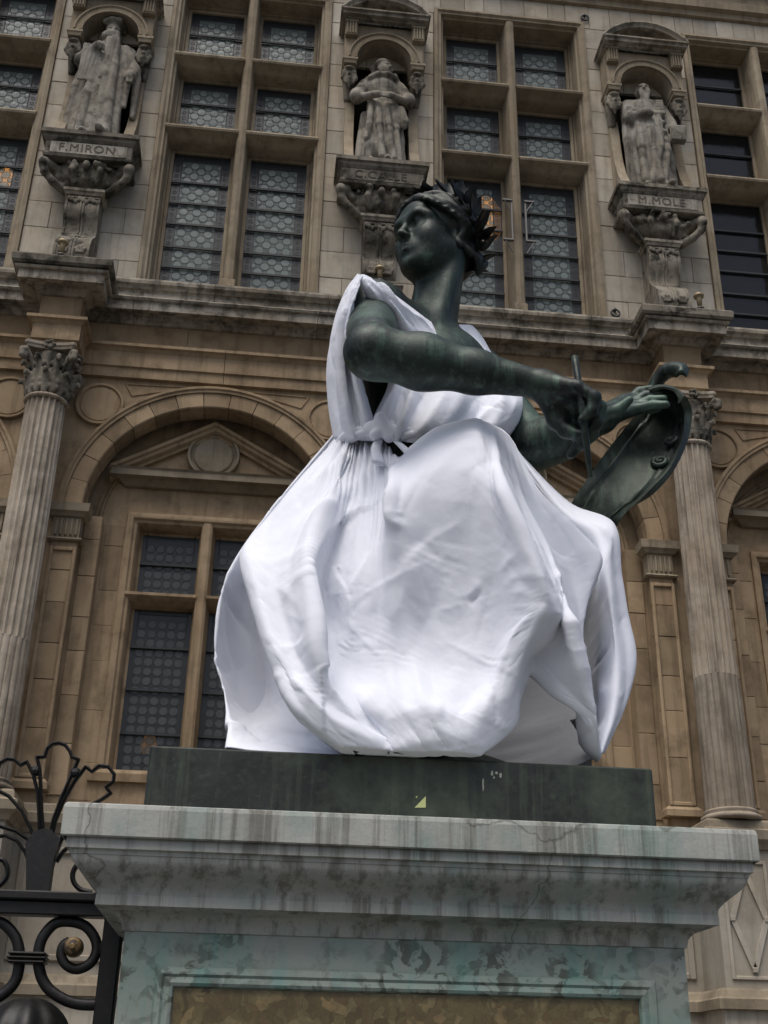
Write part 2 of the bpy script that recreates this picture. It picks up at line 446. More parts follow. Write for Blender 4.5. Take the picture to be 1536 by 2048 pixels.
# --- upper windows
GY = Y0+.30
NR = 0; rrest = MB(); srest = MB(); rdisc = {}
def disc(r):
    if r not in rdisc:
        m = MB(); n = 10
        m.add([(0, -.001, 0)]+[(r*math.cos(a), 0, r*math.sin(a)) for a in np.arange(n)*2*math.pi/n+.31], [(0, 1+i, 1+(i+1) % n) for i in range(n)])
        rdisc[r] = m.mesh('roundel', True)
    return rdisc[r]
def roundel(x, y, z, r, mat, parent, seen):
    global NR
    if seen and NR < (216 if mat is M_gl else 297):
        me = disc(r) if mat is M_gl else disc(r+1e-5)
        if not me.materials: me.materials.append(mat)
        o = link(bpy.data.objects.new('roundel_pane', me), parent); o.location = (x, y, z)
        o.rotation_euler = (rng.normal(0, .012), rng.uniform(-.5, .5)*.2, rng.normal(0, .012)); NR += 1
    else:
        n = 8; (rrest if mat is M_gl else srest).add([(x, y-.001, z)]+[(x+r*math.cos(a), y, z+r*math.sin(a)) for a in np.arange(n)*2*math.pi/n], [(0, 1+i, 1+(i+1) % n) for i in range(n)])
def ring(m, x, y, z, r0, r1, n=10):
    a = np.arange(n)*2*math.pi/n+.31
    m.add([(x+r0*math.cos(t), y, z+r0*math.sin(t)) for t in a]+[(x+r1*math.cos(t), y, z+r1*math.sin(t)) for t in a], [(i, (i+1) % n, n+(i+1) % n, n+i) for i in range(n)])
def leaded(x0, x1, z0, z1, y, win, bars, seen, border=.105, quin=True, r=.0505, mat=None, plain=False):
    """one light: field glass, dark patterned border, roundels in lead rings, iron saddle bars"""
    lead = MB(); bw = .009
    if plain:
        sub(MB().box(x0, x1, y, y+.006, z0, z1), 'pane', M_gd, win)
    else:
        sub(MB().box(x0+border, x1-border, y, y+.006, z0, z1-border), 'pane', M_gq if quin else M_gb, win)
        for (u, v, s_, e) in ((x0, x0+border, z0, z1), (x1-border, x1, z0, z1), (x0+border, x1-border, z1-border, z1)):
            if e-s_ > .01: sub(MB().box(u, v, y, y+.006, s_, e), 'border_pane', M_gb, win)
        for u in (x0+border, x1-border): lead.box(u-.006, u+.006, y-.006, y, z0, z1)
        lead.box(x0+border, x1-border, y-.006, y, z1-border-.006, z1-border+.006)
        if quin:
            for u in (x0+border*.5, x1-border*.5):
                for q in np.arange(z0+.06, z1-.04, .085): ring(lead, u, y-.004, q, .018, .027, 6)
        f0, f1 = x0+border, x1-border
        if quin:
            pit = (f1-f0)/3.0; rows = int((z1-border-z0)/(pit/2))
            for i in range(rows):
                zz = z0+pit*.28+i*pit/2
                xs = [f0+pit*(.5+q) for q in range(3)] if i % 2 else [f0+pit*q for q in range(4)]
                if zz+r*.5 > z1-border: continue
                for xx in xs:
                    xa = min(max(xx, f0+.022), f1-.022); rr = r if xa == xx else .030
                    ring(lead, xa, y-.004, zz, rr*.99, rr+.006); roundel(xa, y-.003, zz, rr, mat or M_gl, win, seen)
        else:
            ncol = 5; pit = (f1-f0)/ncol; rows = int((z1-z0-border)/pit)
            for i in range(rows):
                for q in range(ncol):
                    xx, zz = f0+pit*(q+.5), z0+pit*(i+.55)
                    ring(lead, xx, y-.004, zz, r*.99, r+.006); roundel(xx, y-.003, zz, r, mat or M_gl, win, seen)
    if lead.v: sub(lead, 'leading', M_lead, win)
    for b in bars:
        zz = z0+(z1-z0)*b; sub(MB().box(x0, x1, y-.035, y-.015, zz-.013, zz+.013), 'saddle_bar', M_lead, win)
TZ = (12.06, 13.26)
def upper_window(j):
    c = WX(j); z0, z1 = 9.62, 14.42; f = MB()
    # moulded jambs and head: sweep a section round three sides
    sec = [(.03, .02), (.03, -.035), (-.01, -.045), (-.035, -.02), (-.06, -.02), (-.075, .03), (-.095, .04), (-.11, .24), (-.13, .24), (-.135, .36)]
    for s_ in (-1, 1):
        f.loft([[(c+s_*(.985+u-.0), Y0+v, z0), ] for u, v in sec], False) if False else None
        rr = [[(c+s_*(.985+u), Y0+v, z0) for u, v in sec], [(c+s_*(.985+u), Y0+v, z1+u+.075) for u, v in sec]]
        f.loft(rr)
    f.loft([[(c-(.985+u), Y0+v, z1+u+.075) for u, v in sec], [(c+(.985+u), Y0+v, z1+u+.075) for u, v in sec]])
    win = hp(f, 'window', M_tr, angle=40)
    # mullion and transoms
    ms = [(-.085, .34), (-.085, .2), (-.065, .06), (-.06, .02), (-.045, -.01), (0, -.025), (.045, -.01), (.06, .02), (.065, .06), (.085, .2), (.085, .34)]
    zs = [z0+.22, z1]
    sub(MB().loft([[(c+u, Y0+v, z) for u, v in ms] for z in zs]), 'mullion', M_tr, win, angle=35)
    sub(MB().box(c-.078, c+.078, Y0-.03, Y0+.33, z0, z0+.22, .01), 'mullion_base', M_tr, win)
    for tz in TZ:
        ts = [(.34, -.14), (.12, -.13), (.08, -.10), (.03, -.07), (-.01, -.055), (-.035, -.045), (-.045, -.02), (-.035, .005), (0, .012), (.34, .03)]
        for x0, x1 in ((c-.925, c-.05), (c+.05, c+.925)):
            sub(MB().loft([[(x, Y0+v, tz+u) for v, u in ts] for x in (x0, x1)]), 'transom', M_tr, win, angle=40)
    # fixed stone rebates and the six lights
    plain = j == 2; seen = j in (0, 1)
    rows = ((z0+.0, TZ[0]-.13, (.10, .24, .37, .52, .66, .80)), (TZ[0]+.03, TZ[1]-.13, (.25, .62)), (TZ[1]+.03, z1-.06, (.22, .6)))
    for (a, b, bars) in rows:
        for s_ in (-1, 1):
            x0, x1 = sorted((c+s_*.085, c+s_*.85))
            fr = MB(); q = .04
            for bx in ((x0, x0+q, a, b), (x1-q, x1, a, b), (x0+q, x1-q, b-q, b)): fr.box(bx[0], bx[1], GY-.03, GY+.05, bx[2], bx[3])
            sub(fr, 'rebate', M_tr, win)
            leaded(x0+q, x1-q, a, b-q, GY, win, bars, seen, plain=plain)
    return win
wins = {j: upper_window(j) for j in (0, 1, -1, 2)}

# --- niches with pediment, brackets and console
def arch_plate(m, cx, zs, r, x0, x1, z0, z1, y0, y1, n=20):
    """plate x0..x1, z0..z1 with a round-headed opening radius r springing at zs, front y0, back y1"""
    for s_, xe in ((-1, x0), (1, x1)):
        m.box(min(cx+s_*r, xe), max(cx+s_*r, xe), y0, y1, z0, zs)
    A = [(cx+r*math.cos(math.pi*i/n), zs+r*math.sin(math.pi*i/n)) for i in range(n+1)]
    B = []
    for i in range(n+1):
        a = math.pi*i/n; dx, dz = math.cos(a), math.sin(a)
        tx = ((x1 if dx > 0 else x0)-cx)/dx if abs(dx) > 1e-6 else 1e9; tz = (z1-zs)/dz if dz > 1e-6 else 1e9
        t_ = min(tx, tz); B.append((cx+dx*t_, zs+dz*t_))
    ca = [math.atan2(z1-zs, x1-cx), math.atan2(z1-zs, x0-cx)]
    for i in range(n):
        q = [(A[i][0], y0, A[i][1]), (B[i][0], y0, B[i][1]), (B[i+1][0], y0, B[i+1][1]), (A[i+1][0], y0, A[i+1][1])]
        a0, a1 = math.pi*i/n, math.pi*(i+1)/n
        cor = [((x1 if c_ == ca[0] else x0), y0, z1) for c_ in ca if a0 < c_ < a1]
        if cor: q = q[:2]+cor+q[2:]
        m.add(q, [tuple(range(len(q)))])
        m.add([(A[i][0], y0, A[i][1]), (A[i+1][0], y0, A[i+1][1]), (A[i+1][0], y1, A[i+1][1]), (A[i][0], y1, A[i][1])], [(0, 1, 2, 3)])
        if not cor:
            m.add([(B[i][0], y0, B[i][1]), (B[i+1][0], y0, B[i+1][1]), (B[i+1][0], y1, B[i+1][1]), (B[i][0], y1, B[i][1])], [(0, 1, 2, 3)])
        else:
            e = [B[i]]+[(c_[0], c_[2]) for c_ in cor]+[B[i+1]]
            for u, v in zip(e, e[1:]): m.add([(u[0], y0, u[1]), (v[0], y0, v[1]), (v[0], y1, v[1]), (u[0], y1, u[1])], [(0, 1, 2, 3)])
def text_mesh(name, s_, size, loc, mat, parent, depth=.004, font_scale=1):
    cu = bpy.data.curves.new(name, 'FONT'); cu.body = s_; cu.size = size; cu.extrude = depth; cu.align_x = 'CENTER'; cu.align_y = 'CENTER'
    cu.space_character = 1.12
    ob = bpy.data.objects.new('t', cu); col.objects.link(ob); bpy.context.view_layer.update()
    me = bpy.data.meshes.new_from_object(ob.evaluated_get(bpy.context.evaluated_depsgraph_get())); bpy.data.objects.remove(ob)
    me.materials.append(mat); o = link(bpy.data.objects.new(name, me), parent); o.location = loc; o.rotation_euler = (R(90), 0, 0); return o
def clump(c, size, n, rr, seed, M=None):
    """carved fruit and leaf bunch: a blended heap of rounded lumps"""
    r_ = np.random.default_rng(seed); s_ = SDF(np.array(c)-np.array(size)-.08, np.array(c)+np.array(size)+.08, .012)
    for i in range(n):
        u = r_.uniform(-1, 1, 3); q = np.array(c)+u*np.array(size)
        s_.ell(q, rr*r_.uniform(.6, 1.25, 3), .012)
    return s_
def mask(sd, c, s_):
    """small carved head hanging under the impost"""
    c = np.array(c)
    sd.ell(c, (.055*s_, .06*s_, .085*s_), .02); sd.cap(c+(0, -.055*s_, .02), c+(0, -.075*s_, -.02), .012*s_, .02*s_, .01)
    for q in (-1, 1):
        sd.ell(c+(q*.022*s_, -.062*s_, .024*s_), .014*s_, .008, op='sub'); sd.ell(c+(q*.055*s_, -.01, .05*s_), (.03*s_, .04*s_, .045*s_), .02)
        sd.chain([c+(q*.05*s_, -.01, .06), c+(q*.075*s_, -.02, -.04), c+(q*.045*s_, -.03, -.13)], (.03*s_, .026*s_, .014*s_), .015)
    sd.cap(c+(0, -.03*s_, -.07*s_), c+(0, -.02*s_, -.19*s_), .045*s_, .012*s_, .02)
    sd.ell(c+(0, -.03*s_, .10*s_), (.07*s_, .05*s_, .03*s_), .015)
SP = 13.2; RN = .34
names = {-1: 'F.MIRON', 0: 'C.CALLE', 1: 'M.MOL\u00c9'}
def niche(k):
    a = AX(k); P = lambda p: Y0-p
    m = MB(); arch_plate(m, a, SP, RN, a-.50, a+.50, SP-.10, 13.78, P(.26), Y0+.02)
    nic = hp(m, 'niche', M_tr, angle=35)
    # hollow
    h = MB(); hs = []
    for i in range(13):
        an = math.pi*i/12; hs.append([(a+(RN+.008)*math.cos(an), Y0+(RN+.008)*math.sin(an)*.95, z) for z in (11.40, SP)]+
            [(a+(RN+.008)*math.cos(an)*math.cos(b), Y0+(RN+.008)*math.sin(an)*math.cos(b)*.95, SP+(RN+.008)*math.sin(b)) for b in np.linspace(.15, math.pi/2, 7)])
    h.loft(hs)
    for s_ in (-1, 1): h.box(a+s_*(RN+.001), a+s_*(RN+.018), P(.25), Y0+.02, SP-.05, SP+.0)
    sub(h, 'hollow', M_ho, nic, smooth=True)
    sub(MB().arc(a, SP, [(RN, P(.262)), (RN, P(.30)), (RN+.035, P(.30)), (RN+.045, P(.29)), (RN+.075, P(.29)), (RN+.09, P(.31)), (RN+.11, P(.305)), (RN+.112, P(.262))], 0, math.pi, 26), 'archivolt', M_tr, nic, angle=35)
    for s_ in (-1, 1):
        x = a+s_*.425
        sub(MB().plan([(x-.065, Y0), (x-.065, P(.27)), (x+.065, P(.27)), (x+.065, Y0)], [(0, SP-.10), (.008, SP-.095), (.02, SP-.05), (.03, SP-.045), (.03, SP-.01), (.012, SP+.0), (-.05, SP+.002)]), 'impost', M_tr, nic)
        sd = SDF((x-.16, P(.42), SP-.66), (x+.16, Y0+.02, SP-.04), .012); mask(sd, (x, P(.20), SP-.26), 1.05); sd.cap((x, P(.12), SP-.12), (x, P(.05), SP-.5), .09, .05, .03)
        raw('carved_mask', *sd.mesh(), M_so, nic)
        # side wing that sweeps forward at the foot
        pr = [(Y0+.01, 12.78), (P(.05), 12.78), (P(.07), 12.55), (P(.085), 12.3), (P(.12), 12.05), (P(.19), 11.8), (P(.27), 11.62), (P(.33), 11.5), (P(.35), 11.435), (Y0+.01, 11.435)]
        sub(MB().prism(pr, a+s_*RN, a+s_*(RN+.115), 'x'), 'jamb', M_tr, nic)
        b = MB(); b.box(x-.075+s_*.0, x+.075, P(.325), P(.25), 13.545, 13.765)
        for q in range(4): b.box(x-.06+q*.034, x-.042+q*.034, P(.345), P(.325), 13.56, 13.75)
        b.box(x-.085, x+.085, P(.35), P(.25), 13.75, 13.778)
        sub(b, 'fluted_bracket', M_tr, nic)
    cor = [(-.02, 13.78), (.02, 13.782), (.035, 13.80), (.08, 13.81), (.085, 13.85), (.11, 13.862), (.11, 13.885), (-.02, 13.89)]
    sub(MB().plan([(a-.46, Y0), (a-.46, P(.34)), (a+.46, P(.34)), (a+.46, Y0)], cor), 'niche_cornice', M_co, nic)
    # segmental pediment
    hw, rise = .57, .29; Rr = (hw*hw+rise*rise)/(2*rise); cz = 13.885+rise-Rr; an = math.asin(hw/Rr)
    sub(MB().arc(a, cz, [(Rr, Y0), (Rr, P(.45)), (Rr-.02, P(.455)), (Rr-.04, P(.43)), (Rr-.075, P(.42)), (Rr-.085, P(.36)), (Rr-.09, P(.2)), (Rr-.09, Y0)], math.pi/2-an, math.pi/2+an, 20), 'pediment', M_co, nic, angle=40)
    sub(MB().box(a-.42, a+.42, P(.2), Y0, 13.89, 13.89+rise-.12), 'tympanum', M_so, nic)
    sub(MB().box(a-.035, a+.045, P(.40), P(.15), 13.885+rise, 13.885+rise+.05, .01), 'crest_stone', M_co, nic)
    # console: name block
    nb = [(-.1, 11.07), (.02, 11.072), (.03, 11.10), (.018, 11.105), (.012, 11.12), (.012, 11.29), (.02, 11.295), (.045, 11.33), (.05, 11.365), (.075, 11.375), (.075, 11.43), (-.3, 11.435)]
    sub(MB().plan([(a-.475, Y0), (a-.475, P(.385)), (a+.475, P(.385)), (a+.475, Y0)], nb), 'name_block', M_so, nic)
    f_ = MB(); f_.box(a-.43, a+.43, P(.404), P(.39), 11.125, 11.285); fo = sub(f_, 'name_panel', M_st if k else M_so, nic)
    if k in names: text_mesh('inscription', names[k], .15, (a-.02, P(.406), 11.205), M_ins if k else M_fade, nic)
    # carved bowl
    sd = SDF((a-.60, P(.52), 10.55), (a+.60, Y0+.02, 11.09), .014); r_ = np.random.default_rng(40+k)
    sd.ell((a, Y0-.12, 11.02), (.40, .22, .26), .03)
    sd.ell((a, P(.2), 10.93), (.34, .14, .15), .04)
    for i in range(46):
        u = r_.uniform(-1, 1); v = r_.uniform(0, 1); hwid = .20+.30*v**.7
        sd.ell((a+u*hwid, P(.16+.22*v*(1-.45*u*u)+r_.uniform(-.02, .03)), 10.74+.31*v), r_.uniform(.022, .052, 3), .012)
    for s_ in (-1, 1):
        sd.chain([(a+s_*.24, P(.2), 10.74), (a+s_*.36, P(.3), 10.78), (a+s_*.46, P(.34), 10.88), (a+s_*.48, P(.36), 11.0)], (.05, .045, .045, .06), .02)
        sd.ell((a+s_*.47, P(.37), 10.97), (.06, .06, .055), .015); sd.cap((a+s_*.2, P(.12), 10.95), (a+s_*.47, P(.33), 11.03), .07, .06, .03)
        sd.chain([(a+s_*.14, P(.34), 11.03), (a+s_*.16, P(.36), 10.93), (a+s_*.13, P(.30), 10.80)], (.035, .04, .028), .012)
        sd.ell((a+s_*.14, P(.37), 11.03), .032, .01)
    sd.ell((a, P(.38), 10.99), (.045, .05, .06), .012); sd.ell((a, P(.30), 10.86), (.06, .05, .05), .02)
    raw('carved_bowl', *largest(*sd.mesh()), M_so, nic)
    sub(MB().plan([(a-.20, Y0), (a-.20, P(.26)), (a+.20, P(.26)), (a+.20, Y0)], [(-.1, 10.66), (.0, 10.662), (.012, 10.69), (.03, 10.70), (.03, 10.735), (-.1, 10.74)]), 'console_cap', M_co, nic)
    # scrolled stem: S profile with raised edges and centre rib
    zb = 9.43 if k % 2 else 9.63; H_ = 10.66-zb
    pf = [(.23, 1.0), (.235, .93), (.24, .86), (.225, .80), (.185, .74), (.14, .68), (.115, .62), (.12, .57), (.16, .52), (.22, .47), (.27, .41), (.295, .34), (.30, .27), (.285, .20), (.25, .155)]
    xs_ = [(-.19, 0), (-.19, .012), (-.165, .012), (-.16, 0), (-.03, 0), (-.026, .012), (-.008, .012), (-.004, 0), (.004, 0), (.008, .012), (.026, .012), (.03, 0), (.16, 0), (.165, .012), (.19, .012), (.19, 0)]
    po = .30 if k % 2 else 0.0
    sub(MB().loft([[(a+u, P(p_+po*(1-z_)*.6+e_), zb+z_*H_) for u, e_ in [(-.19, -(p_+.3))]+xs_+[(.19, -(p_+.3))]] for p_, z_ in pf]), 'console_stem', M_so, nic, angle=30)
    for s_ in (-1, 1):
        q = (a+s_*.09, P(.300+po*.42), zb+.27*H_); sd = SDF(np.array(q, float)-.12, np.array(q, float)+.12, .009)
        sd.ell(q, (.03, .02, .03), .01)
        for i in range(6): sd.ell((q[0]+.038*math.cos(i*1.047), q[1]-.008, q[2]+.036*math.sin(i*1.047)), (.022, .018, .022), .008)
        sd.chain([(q[0]-.06, q[1]+.0, q[2]+.03), (q[0]-.035, q[1]-.006, q[2]-.04), (q[0]+.035, q[1]-.006, q[2]-.04), (q[0]+.06, q[1]+.0, q[2]+.03)], .015, .008)
        raw('carved_rosette', *sd.mesh(), M_so, nic)
    sd = SDF((a-.22, P(.32), 10.5), (a+.22, P(.18), 10.67), .009)
    sd.cap((a-.17, P(.24), 10.63), (a+.17, P(.24), 10.63), .018, .018, .008)
    for i in range(9): sd.ell((a-.16+.04*i, P(.245+po*.05), 10.60-.02*(i % 3)), (.022, .018, .04), .01)
    raw('carved_leaf_band', *sd.mesh(), M_so, nic)
    ba = .26+po*.62
    sub(MB().plan([(a-.20, Y0), (a-.20, P(ba)), (a+.20, P(ba)), (a+.20, Y0)], [(-.1, zb), (.06, zb+.002), (.065, zb+.03), (.05, zb+.045), (.06, zb+.06), (.075, zb+.08), (.06, zb+.105), (.02, zb+.115), (.03, zb+.14), (.025, zb+.17), (0, zb+.18), (-.1, zb+.185)]), 'console_base', M_so, nic)
    return nic
niches = {k: niche(k) for k in (-1, 0, 1)}

# --- lower storey: arches, window walls, columns
ZS, RI, RO = 6.87, 1.25, 1.5
wl = MB()
for j in (-1, 0, 1, 2):
    c = WX(j); x0, x1 = (AX(j-1), AX(j))
    if j == -1: x0 = XL
    if j == 2: x1 = XR
    arch_plate(wl, c, ZS, RI+.02, x0, x1, 3.7, 8.44, Y0+.0, Y0+.22, 28)
    # recessed stepped wall behind the arch
    for s_ in (-1, 1): wl.box(c+s_*1.06, c+s_*1.29, Y0+.18, Y0+.40, 3.7, 6.85)
    for (u, v, s_, e) in ((-1.30, -.80, 3.7, 8.3), (.80, 1.30, 3.7, 8.3), (-.80, .80, 7.02, 8.3), (-.80, .80, 3.7, 4.30)):
        wl.box(c+u, c+v, Y0+.36, Y0+.62, s_, e)
hp(wl, 'spandrel_wall', M_lo)
NV = 0
for j in (0, 1, 2, -1):
    c = WX(j); nv = 15
    for i in range(nv):
        a0, a1 = math.pi*i/nv+.0028, math.pi*(i+1)/nv-.0028; dy = rng.uniform(-.004, .004)
        m = MB().arc(c, ZS, [(RI, Y0+.20), (RI, Y0-.045+dy), (RI+.012, Y0-.055+dy), (RI+.17, Y0-.055+dy), (RI+.178, Y0-.05+dy), (RI+.178, Y0+.05)], a0, a1, 3, caps=True)
        hp(m, 'voussoir', M_lo)
    hp(MB().arc(c, ZS, [(RI+.175, Y0+.02), (RI+.175, Y0-.075), (RI+.20, Y0-.075), (RI+.215, Y0-.09), (RI+.245, Y0-.085), (RI+.25, Y0+.02)], 0, math.pi, 40), 'hood_mould', M_lo, angle=40)
    hp(MB().arc(c, ZS, [(1.10, Y0+.37), (1.10, Y0+.335), (1.12, Y0+.33), (1.14, Y0+.345), (1.17, Y0+.34), (1.18, Y0+.37)], 0, math.pi, 36), 'inner_arch_mould', M_lo, angle=40)
    # pilasters: facing stones, recessed panel edge, capital with flutes, impost
    for s_ in (-1, 1):
        xa, xb = sorted((c+s_*1.24, c+s_*1.50)); see = (j, s_) in ((0, -1), (1, 1), (2, -1))
        z = 4.02; 
        for i, hh in enumerate((.55, .47, .36, .42, .34, .32)):
            z1 = min(z+hh, 6.47); block(xa, xb, z, z1, Y0-.03, M_lo, .06, see); z = z1
        fr = MB(); 
        for (u, v, d_, e) in ((xa, xa+.035, 4.1, 6.4), (xb-.035, xb, 4.1, 6.4), (xa+.035, xb-.035, 6.36, 6.4), (xa+.035, xb-.035, 4.1, 4.14)): fr.box(u, v, Y0-.055, Y0-.02, d_, e, .008)
        pil = hp(fr, 'pilaster_frame', M_lo)
        pl = lambda q0, q1, f0: [(xa-q0, Y0+.1), (xa-q0, f0), (xb+q0, f0), (xb+q0, Y0+.1)]
        sub(MB().plan(pl(0, 0, Y0-.03), [(-.02, 4.0), (.05, 4.0), (.05, 4.06), (.03, 4.08), (.01, 4.10), (-.02, 4.11)]), 'pilaster_base', M_lo, pil)
        cp = MB(); cp.plan(pl(0, 0, Y0-.03), [(-.02, 6.46), (.03, 6.465), (.045, 6.48), (.03, 6.50), (.005, 6.51), (.005, 6.73), (.03, 6.735), (.05, 6.76), (.075, 6.78), (.08, 6.83), (.085, 6.865), (-.02, 6.87)])
        for q in range(5):
            u = xa+.03+q*(xb-xa-.06)/4; cp.box(u-.012, u+.012, Y0-.055, Y0-.03, 6.53, 6.71, .006)
        sub(cp, 'impost', M_tr, pil)
        # reveal strips in stones
        for (u0, u1, yy) in ((1.06, 1.235, Y0+.165), (.845, 1.045, Y0+.355)):
            ua, ub = sorted((c+s_*u0, c+s_*u1)); z = 4.0
            while z < 6.8:
                z1 = min(z+rng.uniform(.34, .52), 6.86); block(ua, ub, z, z1, yy, M_lo, .03, see or (j, s_) == (0, 1)); z = z1
        # discs in the spandrel
        dx, dz, dr = c+s_*1.22, 8.08, .235
        if j != -1 or s_ == 1:
            prf = [(0.001, Y0-.030), (.12, Y0-.032), (dr-.035, Y0-.03), (dr-.03, Y0-.02), (dr-.02, Y0-.02), (dr-.01, Y0-.045), (dr+.012, Y0-.045), (dr+.02, Y0-.01)]
            hp(MB().loft([[(dx+r_*math.cos(t_), y_, dz+r_*math.sin(t_)) for r_, y_ in prf] for t_ in np.arange(36)*2*math.pi/36], cu=True), 'disc', M_lo, angle=40)
        tri = [(c+s_*.98, 8.36), (c+s_*.30, 8.375), (c+s_*.90, 8.22)]
        fr = MB()
        for u, v in zip(tri, tri[1:]+tri[:1]): fr.tube([(u[0], Y0-.002, u[1]), (v[0], Y0-.002, v[1])], .012, 6)
        hp(fr, 'spandrel_moulding', M_lo)
# lower windows
def lower_window(j):
    c = WX(j); YW = Y0+.36; f = MB()
    sec = [(.03, .01), (.03, -.03), (0, -.04), (-.03, -.03), (-.045, 0), (-.07, .01), (-.085, .05), (-.10, .19), (-.125, .2), (-.13, .28)]
    z0, z1 = 4.30, 6.98
    for s_ in (-1, 1): f.loft([[(c+s_*(.80+u), YW+v, z0) for u, v in sec], [(c+s_*(.80+u), YW+v, z1+u) for u, v in sec]])
    f.loft([[(c-(.80+u), YW+v, z1+u) for u, v in sec], [(c+(.80+u), YW+v, z1+u) for u, v in sec]])
    win = hp(f, 'window', M_lo, angle=40)
    ms = [(-.085, .28), (-.085, .17), (-.06, .05), (-.055, .0), (-.03, -.02), (.03, -.02), (.055, .0), (.06, .05), (.085, .17), (.085, .28)]
    sub(MB().loft([[(c+u, YW+v, z) for u, v in ms] for z in (z0, z1)]), 'mullion', M_lo, win, angle=35)
    ts = [(.28, -.11), (.10, -.10), (.05, -.07), (.0, -.05), (-.03, -.03), (-.03, .0), (0, .012), (.28, .03)]
    for x0, x1 in ((c-.78, c-.05), (c+.05, c+.78)): sub(MB().loft([[(x, YW+v, 6.12+u) for v, u in ts] for x in (x0, x1)]), 'transom', M_lo, win, angle=40)
    for (a, b, bars) in ((z0, 6.01, (.24, .5, .76)), (6.15, z1-.1, (.5,))):
        for s_ in (-1, 1):
            x0, x1 = sorted((c+s_*.085, c+s_*.675))
            leaded(x0, x1, a, b, YW+.2, win, bars, j == 0 and s_ == -1, border=.045, quin=False, r=.042, mat=M_gs)
    sub(MB().plan([(c-.9, YW), (c+.9, YW)], [(-.2, 4.18), (.05, 4.185), (.06, 4.26), (.03, 4.30), (-.2, 4.31)]), 'sill', M_lo, win)
    # pediment over it
    YP = Y0+.33; pr = [(-.05, 7.30), (.02, 7.305), (.05, 7.33), (.09, 7.36), (.16, 7.37), (.16, 7.44), (.18, 7.46), (-.05, 7.47)]
    sub(MB().plan([(c-.88, YP+.1), (c-.88, YP), (c+.88, YP), (c+.88, YP+.1)], pr), 'pediment_base', M_tr, win)
    for s_ in (-1, 1):
        sl_ = math.atan2(.60, 1.06); r_ = MB(); rings = []
        for (xx, zz) in ((c+s_*1.06, 7.47), (c, 8.07)):
            rings.append([(xx, YP+.05, zz-.13), (xx, YP-.06, zz-.13), (xx, YP-.07, zz-.10), (xx, YP-.12, zz-.08), (xx, YP-.13, zz-.045), (xx, YP-.16, zz-.035), (xx, YP-.17, zz), (xx, YP+.05, zz+.01)])
        r_.loft(rings); sub(r_, 'raking_cornice', M_lo, win)
    sub(MB().prism([(c-1.0, 7.46), (c+1.0, 7.46), (c, 8.0)], YP, YP+.04), 'tympanum', M_lo, win)
    pd = [(.001, YP-.075), (.18, YP-.08), (.205, YP-.07), (.215, YP-.05), (.235, YP-.05), (.25, YP-.10), (.275, YP-.095), (.285, YP+.02)]
    sub(MB().loft([[(c+r_*math.cos(t_), y_, 7.71+r_*math.sin(t_)) for r_, y_ in pd] for t_ in np.arange(40)*2*math.pi/40], cu=True), 'medallion', M_tr, win, angle=40)
    return win
lwins = {j: lower_window(j) for j in (0, 1, 2, -1)}
hp(rest, 'stone_blocks', M_up)['kind'] = 'stuff'
hp(rrest, 'roundel_panes', M_gl)['kind'] = 'stuff'; hp(srest, 'roundel_panes', M_gs)['kind'] = 'stuff'

# base course, pedestals under the columns
for_path = ress(Y0-.02, off=.52, hw=.27)
hp(MB().plan(for_path, [(-.05, 3.62), (.03, 3.62), (.05, 3.66), (.09, 3.70), (.10, 3.78), (.06, 3.80), (.05, 3.86), (.03, 3.88), (-.3, 3.90)]), 'base_ledge', M_tr)
hp(MB().plan(for_path, [(-.05, 2.28), (.12, 2.28), (.12, 2.36), (.09, 2.38), (.06, 2.43), (.04, 2.45), (-.1, 2.46)]), 'plinth_ledge', M_tr)
hp(MB().plan(for_path, [(.0, 2.44), (.0, 3.63)]), 'dado', M_up)
hp(MB().plan(for_path, [(.06, 0), (.06, 2.29)]), 'plinth', M_up)
for j in (0, 1, 2, -1):             # plain framed panels in the dado below the windows
    c = WX(j); fr = MB()
    for (u, v, s_, e) in ((-1.35, -1.29, 2.55, 3.5), (1.29, 1.35, 2.55, 3.5), (-1.29, 1.29, 3.44, 3.5), (-1.29, 1.29, 2.55, 2.61), (-.03, .03, 2.61, 3.44)): fr.box(c+u, c+v, Y0-.05, Y0, s_, e, .012)
    hp(fr, 'dado_frame', M_up)
